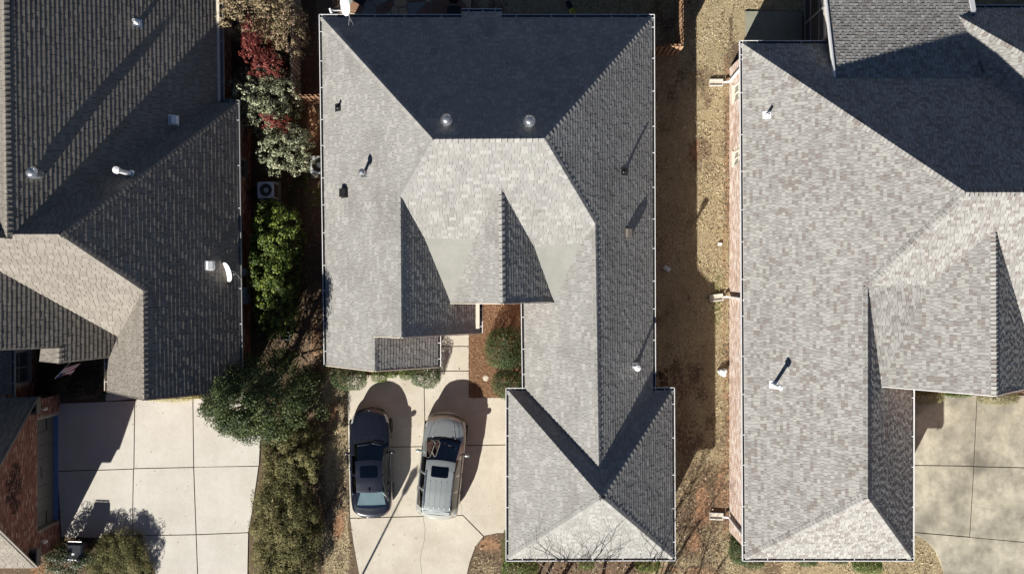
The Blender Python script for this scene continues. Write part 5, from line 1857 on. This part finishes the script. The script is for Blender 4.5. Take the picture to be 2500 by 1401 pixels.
# strip between the left and grey houses
bush(620, 30, 95, 60, 3.2, 'tall beige-leaved shrub at the top edge between the houses', 'lf_beige', 13000, .08, seed=40, clumps=420, cl_r=.13)
bush(690, 70, 50, 70, 2.6, 'fading tan shrub leaning over the picket fence', 'lf_beige', 8000, .075, seed=41, clumps=260, cl_r=.14)
bush(620, 100, 34, 58, 3.3, 'bright red-leaved shrub beside the dark left eave', 'lf_red', 5200, .075, seed=42, clumps=150, cl_r=.16, group='red-leaved shrubs')
bush(646, 158, 44, 36, 3.1, 'dark red-leaved shrub above the variegated shrub', 'lf_red', 4200, .075, seed=43, clumps=130, cl_r=.16, group='red-leaved shrubs')
bush(668, 298, 40, 22, 2.9, 'small red-leaved shrub between the two variegated shrubs', 'lf_red', 2600, .075, seed=44, clumps=80, cl_r=.17, group='red-leaved shrubs')
bush(642, 240, 84, 72, 2.7, 'variegated shrub by the left roof jog, upper one', 'lf_varieg', 13000, .085, seed=45, clumps=430, cl_r=.12, group='variegated shrubs')
bush(690, 362, 64, 62, 2.5, 'variegated shrub above the blue condenser unit, lower one', 'lf_varieg', 10000, .085, seed=46, clumps=330, cl_r=.12, group='variegated shrubs')
bush(672, 568, 60, 72, 2.7, 'yellow-green holly shrub just below the blue condenser unit', 'lf_holly', 10000, .095, seed=47, clumps=260, cl_r=.15, group='holly shrubs')
bush(666, 668, 60, 68, 2.7, 'yellow-green holly shrub in the middle of its row', 'lf_holly', 9000, .095, seed=48, clumps=240, cl_r=.15, group='holly shrubs')
bush(664, 762, 54, 62, 2.3, 'yellow-green holly shrub at the bottom of its row, above the crates', 'lf_holly', 7500, .095, seed=49, clumps=200, cl_r=.15, group='holly shrubs')
bush(738, 470, 26, 44, .3, 'low green weeds in the shaded strip beside the condenser', 'lf_bright', 900, .06, 'weeds', 'weeds', seed=50, stems=False, clumps=20)

# broad hedge between the driveways
def hedge(label, u, v, ru, rv, h, n, cl, seed, group):
    bush(u, v, ru, rv, h, label, 'lf_olive', n, .1, 'hedge', 'hedge', group, cl, .17, seed, .72, .10, False, 0.0, .3, 3.4, .15, .42)
hedge('olive hedge between the two driveways, nearest the evergreen tree', 708, 1108, 68, 80, 2.0, 26000, 230, 60, 'hedges between the driveways')
hedge('long olive hedge between the two driveways reaching the bottom edge', 694, 1300, 78, 140, 2.0, 52000, 420, 61, 'hedges between the driveways')

# glossy evergreen tree at the driveway corner
def evergreen():
    base = Vector((-11.0, -4.85, 0))
    t = thing('evergreen_tree', 'glossy evergreen tree overhanging the left driveway corner', 'tree', base)
    mb = MB()
    mb.tube([(0, 0, -.05), (.05, .02, 1.0), (0, .06, 2.5), (.05, 0, 4.2), (0, 0, 5.6)], [.15, .125, .1, .06, .02], 10, cap=False)
    part(mb, 'trunk', M['bark'], t, smooth=True)
    mb = MB()
    r = random.Random(9)
    lay = []
    for i in range(26):
        z = 1.0 + 4.2 * i / 26
        an = i * 2.4
        L = 2.35 * (1 - (z / 6.6) ** 1.5) * r.uniform(.75, 1.05)
        q = Vector((math.cos(an) * L * 1.1, math.sin(an) * L * .9, z + .45))
        mb.tube([(0, 0, z), q * .55 + Vector((0, 0, z * .42)), q], [.045, .03, .01], 5, cap=False)
        lay.append(q)
    part(mb, 'limbs', M['bark'], t, kind='stuff')
    rr = np.random.default_rng(91)
    Vs, Ts = [], []
    cl = []
    for i in range(330):
        z = rr.uniform(.7, 6.0)
        rad = (2.4 * (1 - (z / 6.7) ** 1.7) + .15) * rr.uniform(.35, 1.0) ** .6
        an = rr.uniform(0, 2 * np.pi)
        cl.append((rad * np.cos(an) * 1.12, rad * np.sin(an) * .85, z))
    for j, c in enumerate(cl):
        n = 150
        d = rr.normal(size=(n, 3)); d /= np.linalg.norm(d, axis=1)[:, None]
        pos = d * (rr.uniform(.22, .5) * np.cbrt(rr.uniform(.05, 1, n)))[:, None] * np.array([1, 1, .6]) + np.array(c)
        nn = d * .5 + np.array([0, 0, .5]) + rr.normal(0, .5, (n, 3))
        Vs.append(leaf_quads(pos, nn, .1, rr, .42))
        Ts.append((.45 + rr.uniform(-.2, .2) + rr.normal(0, .17, n)).clip(0, 1))
    link('crown', quad_mesh('crown', np.concatenate(Vs), np.concatenate(Ts)), M['lf_holly2'], t)['kind'] = 'stuff'
M['lf_holly2'] = leaf_mat('glossy_evergreen_leaves', [(0, (.014, .024, .009)), (.4, (.045, .068, .022)), (.7, (.095, .125, .038)), (1, (.2, .225, .08))], .2, .5, .3)
evergreen()

# pale twigs lying in the bed in front of the garage
r = random.Random(4)
for u, v, an, L, lab in ((1352, 1385, 2.2, .6, 'pale dead twig right of the broad-leaved shrub at the garage front'), (1405, 1392, 1.9, .7, 'long pale dead twig left of the middle garage shrub'),
                         (1520, 1390, 1.1, .5, 'pale dead twig between the middle and right garage shrubs'), (1640, 1394, 2.5, .45, 'short pale dead twig right of the last garage shrub')):
    mb = MB()
    p = P(u, v, .04)
    pts = [p + Vector((math.cos(an) * L * s, math.sin(an) * L * s, .03 + .12 * s)) + Vector((r.gauss(0, .02), r.gauss(0, .02), 0)) for s in (0, .35, .7, 1)]
    mb.tube(pts, [.016, .013, .01, .005], 5)
    o = part(mb, 'twig', M['twig'], None, smooth=True)
    tag(o, lab, 'twig', 'pale twigs in the leaf litter')
# ------------------------------------------------------------------ cars
def paint(name, col, metal, rough, coat=1.0):
    m, nt, b = new_mat(name)
    n = noise(nt, 400, 1)
    c = ramp(nt, n, [(.3, [x * .9 for x in col]), (.7, [x * 1.1 for x in col])])
    d = noise(nt, 1.5, 4)
    nt.links.new(c, b.inputs['Base Color'])
    b.inputs['Metallic'].default_value = metal
    nt.links.new(mth(nt, 'ADD', rough, mth(nt, 'MULTIPLY', d, .12)), b.inputs['Roughness'])
    b.inputs['Coat Weight'].default_value = coat
    b.inputs['Coat Roughness'].default_value = .04
    return m
M['navy'] = paint('navy_black_paint', (.009, .011, .02), .0, .25)
M['silver'] = paint('grey_green_metallic_paint', (.42, .45, .44), .6, .3)
M['cladding'] = simple('taupe_bumper', (.2, .185, .16), .4, .3, .06)
M['glass_a'] = glass_mat('car_glass', (.74, .82, .84))
M['glass_w'] = glass_mat('windscreen_glass', (.3, .37, .42))
M['glass_p'] = glass_mat('privacy_glass', (.05, .055, .06))
M['rubber'] = simple('tyre_rubber', (.02, .02, .02), .8, 0, .2)
M['chrome'] = simple('chrome', (.7, .7, .72), .12, 1.0, .03)
M['lamp'] = simple('headlamp_lens', (.6, .62, .64), .08, .2, .05)
M['tail'] = simple('tail_lamp_lens', (.35, .01, .015), .15, 0, .1)
M['seatc'] = simple('charcoal_seat', (.05, .05, .052), .8, 0, .1)
M['dash'] = simple('dashboard_vinyl', (.04, .04, .045), .6, 0, .15)

def lerp_tab(tab, s):
    for (a, x), (b, y) in zip(tab, tab[1:]):
        if s <= b:
            t = (s - a) / (b - a)
            t = max(0, min(1, t))
            return x + (y - x) * t
    return tab[-1][1]
def smooth_tab(tab, s, k=.08):
    return sum(lerp_tab(tab, s + d * k) for d in (-1, -.5, 0, .5, 1)) / 5

def car(label, name, loc, rotz, spec):
    """front points to local +Y; s runs from the nose (0) to the tail (L)"""
    L, Wd = spec['L'], spec['W']
    t = thing(name, label, 'car', loc, rotz)
    keys = spec['s']                      # cowl, roof front, roof rear, rear glass bottom
    S = sorted(set([0, .04, .1, .18, .3, .45, .6, .8] + list(np.linspace(.8, L - .5, 38)) + [L - .4, L - .3, L - .2, L - .12, L - .06, L] + list(keys)))
    S = [s for i, s in enumerate(S) if i == 0 or s - S[i - 1] > .012 or s in keys]
    cols = []
    hw = Wd / 2
    for s in S:
        w = hw * smooth_tab(spec['w'], s, .05)
        zc = smooth_tab(spec['zc'], s, .05) if not any(abs(s - k) < 1e-6 for k in keys) else smooth_tab(spec['zc'], s, .05)
        wr = hw * smooth_tab(spec['wr'], s, .06)
        zr = zc - smooth_tab(spec['crown'], s, .1)
        wb = hw * smooth_tab(spec['wb'], s, .06)
        zb = min(zr - .004, smooth_tab(spec['zb'], s, .06))
        zs = smooth_tab(spec['zs'], s, .06)
        zl = smooth_tab(spec['zl'], s, .06)
        cc_ = smooth_tab(spec['arc'], s, .1)
        sec = []
        for f in (0, .2, .4, .6, .78, .9, 1.0):          # 0..6 top strip
            sec.append((wr * f, zc - (zc - zr) * f ** 2.4))
        for f in (.33, .66, 1.0):                        # 7..9 side glass
            sec.append((wr + (wb - wr) * f + .02 * math.sin(math.pi * f), zr + (zb - zr) * f))
        for f in (.3, .65, 1.0):                         # 10..12 shoulder
            sec.append((wb + (w - wb) * math.sin(f * math.pi / 2), zb + (zs - zb) * (1 - math.cos(f * math.pi / 2))))
        sec.append((w + .004, zs - (zs - zl) * .45))     # 13
        sec.append((w - .012, zl + .08))                 # 14
        sec.append((w - .05, zl))                        # 15
        sec.append((w * .5, zl - .02))                   # 16
        sec.append((0, zl - .02))                        # 17
        row = []
        for x, z in sec:
            row.append((x, -(s + cc_ * (x / hw) ** 2), z))
        cols.append(row)
    m = len(cols[0])
    nS = len(S)
    groups = {}
    def cell(i, j):
        s = (S[i] + S[i + 1]) / 2
        if j <= 5:
            if keys[0] < s < keys[1]: return 'windshield'
            if keys[2] < s < keys[3] and j <= 5: return 'rear_window'
        if 6 <= j <= 8:
            for k, (a, b) in enumerate(spec['side']):
                if a < s < b: return 'side_window%d' % k
        for nm, a, b, j0, j1 in spec['patch']:
            if a < s < b and j0 <= j <= j1: return nm
        return 'body'
    for side in (1, -1):
        for i in range(nS - 1):
            for j in range(m - 1):
                g = cell(i, j)
                key = (g, 0 if g in ('body', 'windshield', 'rear_window', 'grille', 'cowl', 'bumper') else side)
                q = [(cols[i][j]), (cols[i][j + 1]), (cols[i + 1][j + 1]), (cols[i + 1][j])]
                q = [(x * side, y, z) for x, y, z in q]
                groups.setdefault(key, []).append(q if side < 0 else q[::-1])
    for i in (0, nS - 1):
        f = [(x, y, z) for x, y, z in cols[i]] + [(-x, y, z) for x, y, z in reversed(cols[i][1:-1])]
        groups[('body', 0)].append(f if i else f[::-1])
    def mesh_of(faces):
        idx, vs, fs = {}, [], []
        for f in faces:
            ff = []
            for p in f:
                k = tuple(round(c, 4) for c in p)
                if k not in idx:
                    idx[k] = len(vs); vs.append(k)
                if not ff or ff[-1] != idx[k]: ff.append(idx[k])
            if len(ff) > 1 and ff[0] == ff[-1]: ff.pop()
            if len(set(ff)) >= 3: fs.append(ff)
        mb = MB(); mb.add(vs, fs)
        return mb
    body = None
    order = sorted(groups, key=lambda k: k[0] != 'body')
    for g, sd in order:
        mb = mesh_of(groups[(g, sd)])
        nm = g.rstrip('0123456789')
        mat = {'body': spec['paint'], 'windshield': M['glass_w'], 'rear_window': spec.get('rearglass', M['glass_a']), 'side_window': spec['sideglass'], 'headlight': M['lamp'], 'tail_light': M['tail'],
               'grille': M['black'], 'bumper': spec.get('bumper', spec['paint']), 'cowl': M['black']}[nm]
        o = part(mb, nm, mat, t, smooth=True)
        if nm == 'body':
            body = o
    # interior
    zb = spec['zb'][len(spec['zb']) // 2][1]
    mb = MB(); mb.box((-hw * .82, -(L - .95), .35), (hw * .82, -(keys[0] + .1), .42)); part(mb, 'floor', M['dash'], t)
    mb = MB(); mb.add([(-hw * .78, -(keys[0] + .06), zb - .1), (hw * .78, -(keys[0] + .06), zb - .1), (hw * .78, -(keys[0] + .55), zb - .06), (-hw * .78, -(keys[0] + .55), zb - .06), (-hw * .78, -(keys[0] + .62), .5), (hw * .78, -(keys[0] + .62), .5)], [(0, 1, 2, 3), (3, 2, 5, 4)])
    part(mb, 'dashboard', M['dash'], t)
    for sx in (-1, 1):
        for sy in spec['seats']:
            mb = MB(); mb.box((sx * .38 - .24, -(sy + .5), .5), (sx * .38 + .24, -sy, .64)); st = part(mb, 'seat', M['seatc'], t); bevel(st, .05)
            mb = MB(); mb.add([(sx * .38 - .23, -(sy + .46), .62), (sx * .38 + .23, -(sy + .46), .62), (sx * .38 + .2, -(sy + .72), 1.12), (sx * .38 - .2, -(sy + .72), 1.12), (sx * .38 - .23, -(sy + .58), .62), (sx * .38 + .23, -(sy + .58), .62), (sx * .38 + .2, -(sy + .82), 1.12), (sx * .38 - .2, -(sy + .82), 1.12)],
                              [(0, 1, 2, 3), (7, 6, 5, 4), (0, 4, 5, 1), (1, 5, 6, 2), (2, 6, 7, 3), (3, 7, 4, 0)])
            bevel(part(mb, 'seat_back', M['seatc'], t), .04)
    mb = MB(); mb.tube([(-.38 + .18 * math.cos(a * .314), -(keys[0] + .72) + .06 * math.sin(a * .314), zb - .02 + .16 * math.sin(a * .314)) for a in range(21)], .014, 6)
    part(mb, 'steering_wheel', M['dash'], t)
    if 'shelf' in spec:
        a, b, za, zb_ = spec['shelf']
        mb = MB(); mb.add([(-.6, -a, za), (.6, -a, za), (.66, -b, zb_), (-.66, -b, zb_)], [(3, 2, 1, 0)]); part(mb, 'parcel_shelf', M['shelf'], t)
    # wheels
    for sx in (-1, 1):
        for sw in spec['wheels']:
            R = spec['wr_']
            w_ = thing_part('wheel', t, (sx * (hw - .105), -sw, R))
            mb = MB()
            prof = [(R * .66, -.1), (R * .94, -.115), (R, -.09), (R, .09), (R * .94, .115), (R * .66, .1)]
            vs, fs = [], []
            n = 28
            for r, x in prof:
                for k in range(n):
                    a = 2 * math.pi * k / n
                    vs.append((x, r * math.cos(a), r * math.sin(a)))
            for i in range(len(prof) - 1):
                for k in range(n):
                    fs.append((i * n + k, i * n + (k + 1) % n, (i + 1) * n + (k + 1) % n, (i + 1) * n + k))
            mb.add(vs, fs); part(mb, 'tyre', M['rubber'], w_, smooth=True)
            mb = MB()
            for k in range(5):
                a = 2 * math.pi * k / 5
                mb.bar(Vector((sx * .085, 0, 0)), Vector((sx * .085, R * .64 * math.cos(a), R * .64 * math.sin(a))), .03, .09, up=Vector((0, -math.sin(a), math.cos(a))))
            mb.tube([(sx * .05, 0, 0), (sx * .1, 0, 0)], .06, 12)
            part(mb, 'rim', M['chrome'], w_)
    return t, cols, S, body

def thing_part(name, parent, loc):
    me = MB()
    me.tube([(-.06, 0, 0), (.06, 0, 0)], .05, 10)
    o = part(me, name, M['iron'], parent)
    o.location = loc
    return o

def top_z(cols, S, x, s):
    """height of the car's upper surface near (x, s)"""
    i = min(range(len(S)), key=lambda k: abs(S[k] - s))
    row = cols[i]
    for a, b in zip(row, row[1:]):
        if a[0] <= abs(x) <= b[0]:
            f = (abs(x) - a[0]) / max(1e-6, b[0] - a[0])
            return a[2] + (b[2] - a[2]) * f
    return row[0][2]

def strip_on(t, cols, S, pts, w, h, mat, name, lift=.004, n=16):
    """thin strip laid over the car's surface through (x, s) points"""
    mb = MB()
    P3 = []
    for (x0, s0), (x1, s1) in zip(pts, pts[1:]):
        for k in range(n):
            f = k / n
            x, s = x0 + (x1 - x0) * f, s0 + (s1 - s0) * f
            P3.append(Vector((x, -s, top_z(cols, S, x, s) + lift)))
    x, s = pts[-1]
    P3.append(Vector((x, -s, top_z(cols, S, x, s) + lift)))
    mb.tube(P3, w, 6)
    return part(mb, name, mat, t, smooth=True)

def panel_on(t, cols, S, x0, x1, s0, s1, rad, mat, name, lift, n=14):
    """rounded panel (sun roof) following the roof"""
    mb = MB()
    out = []
    for k in range(40):
        a = 2 * math.pi * k / 40
        c, s_ = math.cos(a), math.sin(a)
        q = (abs(c) ** 9 + abs(s_) ** 9) ** (-1 / 9)
        out.append((c * q, s_ * q))
    vs, fs = [], []
    cx, cs, hx, hs = (x0 + x1) / 2, (s0 + s1) / 2, (x1 - x0) / 2, (s1 - s0) / 2
    for i in range(6):
        f = i / 5
        for a, b in out:
            x, s = cx + hx * a * f, cs + hs * b * f
            zz = .5 * (top_z(cols, S, x, s - .03) + top_z(cols, S, x, s + .03))
            vs.append((x, -s, zz + lift - (.006 if i == 5 else 0)))
    for i in range(5):
        for k in range(40):
            k2 = (k + 1) % 40
            fs.append((i * 40 + k, (i + 1) * 40 + k, (i + 1) * 40 + k2, i * 40 + k2))
    mb.add(vs, fs)
    return part(mb, name, mat, t, smooth=True)

def mirror(t, x, s, z, mat, sx):
    mb = MB()
    bm = bmesh.new(); bmesh.ops.create_icosphere(bm, subdivisions=3, radius=1)
    for v in bm.verts:
        c = v.co
        v.co = Vector((c.x * .13, c.y * .075 + abs(c.x) * -.02, c.z * .085))
    me = bpy.data.meshes.new('mirror'); bm.to_mesh(me); bm.free()
    me.polygons.foreach_set('use_smooth', [True] * len(me.polygons))
    o = link('mirror', me, mat, t); o.location = (x, -s, z)
    mb = MB(); mb.bar(Vector((-sx * .03, 0, -.04)), Vector((-sx * .2, .03, -.07)), .05, .035)
    part(mb, 'mirror_stalk', M['black'], o)

# --- navy sedan
M['shelf'] = simple('pale_parcel_shelf', (.33, .4, .41), .8, 0, .15, 3)
SED = dict(shelf=(3.62, 4.4, .98, 1.03), L=4.9, W=1.86, s=(1.47, 2.21, 3.66, 4.42), wr_=.335, wheels=(.86, 3.78), seats=(2.0, 2.85), paint=M['navy'], sideglass=M['glass_p'],
    w=[(0, .66), (.05, .74), (.15, .83), (.35, .92), (.7, .975), (1.2, 1), (3.6, 1), (4.2, .975), (4.6, .93), (4.8, .85), (4.87, .78), (4.9, .7)],
    zc=[(0, .66), (.04, .74), (.15, .8), (.5, .87), (1.0, .95), (1.47, 1.02), (2.21, 1.405), (2.6, 1.445), (3.2, 1.44), (3.66, 1.385), (4.42, 1.1), (4.5, 1.09), (4.8, 1.06), (4.86, 1.02), (4.9, .85)],
    wr=[(0, .5), (.2, .68), (.6, .74), (1.3, .76), (1.5, .735), (2.21, .655), (2.6, .635), (3.3, .63), (3.66, .635), (4.42, .72), (4.6, .74), (4.8, .66), (4.9, .5)],
    crown=[(0, .03), (1.3, .045), (2.2, .05), (3.7, .05), (4.5, .03), (4.9, .02)],
    wb=[(0, .6), (.2, .78), (.6, .86), (1.4, .89), (2.2, .9), (3.6, .9), (4.4, .86), (4.7, .82), (4.9, .6)],
    zb=[(0, .62), (.15, .74), (.5, .81), (1.0, .89), (1.47, .95), (2.2, .96), (3.6, .99), (4.4, 1.02), (4.8, .99), (4.9, .8)],
    zs=[(0, .55), (.3, .62), (1, .74), (2, .8), (4, .86), (4.7, .84), (4.9, .7)], zl=[(0, .24), (.5, .2), (4.4, .2), (4.9, .3)],
    arc=[(0, .36), (.3, .3), (.9, .2), (1.47, .17), (2.21, .12), (2.8, 0), (3.66, -.05), (4.42, -.12), (4.7, -.2), (4.9, -.3)],
    side=[(1.95, 2.86), (2.93, 3.72)],
    patch=[('headlight', .12, .5, 8, 11), ('tail_light', 4.72, 4.93, 10, 12), ('grille', 0, .045, 0, 4), ('cowl', 1.4, 1.47, 0, 5)])
ctr = P(903, 995, .6)
tl = P(909, 1262, .8)
rz = math.atan2(ctr.x - tl.x, -(tl.y - ctr.y)) * -1
car_t, cols, S, body = car('dark navy sedan parked on the driveway beside the silver car', 'parked_car', (ctr.x, ctr.y, .05), rz, SED)
panel_on(car_t, cols, S, -.425, .425, 2.42, 3.02, .1, M['chrome'], 'sunroof_trim', .004)
panel_on(car_t, cols, S, -.4, .4, 2.445, 2.995, .1, M['glass_p'], 'sunroof', .008)
for sx in (-1, 1):
    mirror(car_t, sx * 1.03, 1.95, .98, M['navy'], sx)
    strip_on(car_t, cols, S, [(sx * .83, 1.9), (sx * .845, 2.4), (sx * .845, 3.4), (sx * .8, 3.8)], .012, .01, M['chrome'], 'window_trim', .006, 8)
    strip_on(car_t, cols, S, [(sx * .30, .16), (sx * .56, .75), (sx * .66, 1.4)], .005, .01, M['black'], 'hood_seam', .001, 10)
    mb = MB(); mb.bar(Vector((sx * .935, -2.78, .78)), Vector((sx * .935, -2.58, .78)), .03, .03); part(mb, 'door_handle', M['chrome'], car_t)
strip_on(car_t, cols, S, [(.12, .2), (.15, 1.3)], .006, .01, M['navy'], 'hood_crease', .0, 14)
strip_on(car_t, cols, S, [(-.12, .2), (-.15, 1.3)], .006, .01, M['navy'], 'hood_crease', .0, 14)
strip_on(car_t, cols, S, [(-.55, 1.62), (0.05, 1.56)], .011, .01, M['black'], 'wiper', .012, 8)
strip_on(car_t, cols, S, [(0.0, 1.5), (.58, 1.62)], .011, .01, M['black'], 'wiper', .016, 8)
mb = MB(); mb.add([(-.03, -3.42, 1.43), (.03, -3.42, 1.43), (.025, -3.6, 1.4), (-.025, -3.6, 1.4), (0, -3.56, 1.5)], [(0, 1, 4), (1, 2, 4), (2, 3, 4), (3, 0, 4)]); part(mb, 'antenna_fin', M['black'], car_t)
mb = MB(); mb.lathe([(.04, .0), (.04, .006), (.03, .01), (.0, .011)], 16, (0, -.085, top_z(cols, S, 0, .085) + .002)); part(mb, 'hood_badge', M['chrome'], car_t)

# --- grey-green SUV
SUV = dict(L=4.75, W=1.93, s=(1.12, 1.95, 4.22, 4.5), wr_=.37, wheels=(.84, 3.72), seats=(1.85, 2.85), paint=M['silver'], sideglass=M['glass_p'], rearglass=M['glass_p'], bumper=M['cladding'],
    w=[(0, .74), (.06, .82), (.18, .9), (.4, .96), (.8, .99), (1.2, 1), (3.8, 1), (4.4, .98), (4.6, .95), (4.7, .9), (4.75, .84)],
    zc=[(0, .72), (.05, .86), (.14, .98), (.3, 1.05), (.7, 1.11), (1.12, 1.17), (1.95, 1.69), (2.4, 1.745), (3.4, 1.745), (4.22, 1.7), (4.32, 1.64), (4.5, 1.2), (4.62, 1.12), (4.72, .95), (4.75, .7)],
    wr=[(0, .6), (.2, .74), (.6, .78), (1.1, .79), (1.95, .67), (2.5, .665), (4.2, .655), (4.5, .72), (4.75, .6)],
    crown=[(0, .03), (1.1, .05), (2.0, .05), (4.2, .04), (4.75, .02)],
    wb=[(0, .68), (.2, .84), (.6, .9), (1.1, .92), (2, .93), (4.2, .91), (4.75, .7)],
    zb=[(0, .68), (.14, .9), (.4, .98), (1.1, 1.06), (2, 1.1), (4.2, 1.14), (4.5, 1.1), (4.75, .65)],
    zs=[(0, .6), (.4, .76), (1, .88), (4.2, .96), (4.6, .9), (4.75, .6)], zl=[(0, .3), (.5, .26), (4.2, .26), (4.75, .36)],
    arc=[(0, .3), (.3, .24), (.8, .2), (1.12, .2), (1.95, .13), (2.6, 0), (4.22, -.08), (4.75, -.16)],
    side=[(1.8, 2.55), (2.62, 3.35), (3.42, 4.15)],
    patch=[('headlight', .1, .42, 8, 11), ('tail_light', 4.52, 4.6, 11, 12), ('grille', 0, .05, 0, 5), ('bumper', -1, .14, 0, 15), ('bumper1', 4.6, 5, 6, 15), ('cowl', 1.03, 1.12, 0, 5)])
ctr = P(1092, 1008, .7)
tl = P(1064, 1269, 1.0)
rz = -math.atan2(ctr.x - tl.x, ctr.y - tl.y)
car_t, cols, S, body = car('silver grey sport utility car with roof rails on the driveway', 'parked_car', (ctr.x, ctr.y, .05), rz, SUV)
panel_on(car_t, cols, S, -.4, .4, 2.2, 2.72, .1, M['black'], 'sunroof_frame', .004)
panel_on(car_t, cols, S, -.385, .385, 2.215, 2.705, .1, M['glass_p'], 'sunroof', .008)
for k in range(4):
    x = -.36 + .24 * k
    strip_on(car_t, cols, S, [(x, 2.85), (x * .97, 4.1)], .014, .01, M['silver'], 'roof_rib', .0, 16)
for sx in (-1, 1):
    mirror(car_t, sx * 1.08, 1.72, 1.12, M['silver'], sx)
    mb = MB()
    zz = top_z(cols, S, .6, 3)
    mb.tube([(sx * .6, -2.45, zz), (sx * .605, -2.55, zz + .06), (sx * .6, -3.3, zz + .065), (sx * .59, -4.0, zz + .05), (sx * .585, -4.1, zz - .02)], .02, 8)
    part(mb, 'roof_rail', M['chrome'], car_t, smooth=True)
    strip_on(car_t, cols, S, [(sx * .4, .2), (sx * .62, .6), (sx * .7, 1.1)], .005, .01, M['black'], 'hood_seam', .001, 10)
    strip_on(car_t, cols, S, [(sx * .33, .35), (sx * .5, 1.05)], .014, .01, M['silver'], 'hood_crease', .0, 14)
    strip_on(car_t, cols, S, [(sx * .885, 1.8), (sx * .89, 2.6), (sx * .885, 4.1)], .011, .01, M['black'], 'window_trim', .004, 10)
    for y in (2.75, 3.5):
        mb = MB(); mb.bar(Vector((sx * .97, -y, .98)), Vector((sx * .97, -y + .2, .98)), .03, .035); part(mb, 'door_handle', M['cladding'], car_t)
    for y in (2.58, 3.4):
        mb = MB(); mb.bar(Vector((sx * .9655, -y, .45)), Vector((sx * .955, -y, 1.0)), .008, .008); part(mb, 'door_seam', M['black'], car_t)
strip_on(car_t, cols, S, [(-.58, 1.42), (.0, 1.22)], .012, .01, M['black'], 'wiper', .014, 8)
strip_on(car_t, cols, S, [(0.02, 1.25), (.6, 1.42)], .012, .01, M['black'], 'wiper', .018, 8)
mb = MB(); mb.add([(-.62, -4.2, 1.69), (.62, -4.2, 1.69), (.58, -4.34, 1.67), (-.58, -4.34, 1.67), (-.62, -4.2, 1.65), (.62, -4.2, 1.65), (.58, -4.34, 1.645), (-.58, -4.34, 1.645)], [(0, 1, 2, 3), (7, 6, 5, 4), (2, 6, 7, 3), (0, 4, 5, 1), (1, 5, 6, 2), (3, 7, 4, 0)])
bevel(part(mb, 'spoiler', M['silver'], car_t), .01)
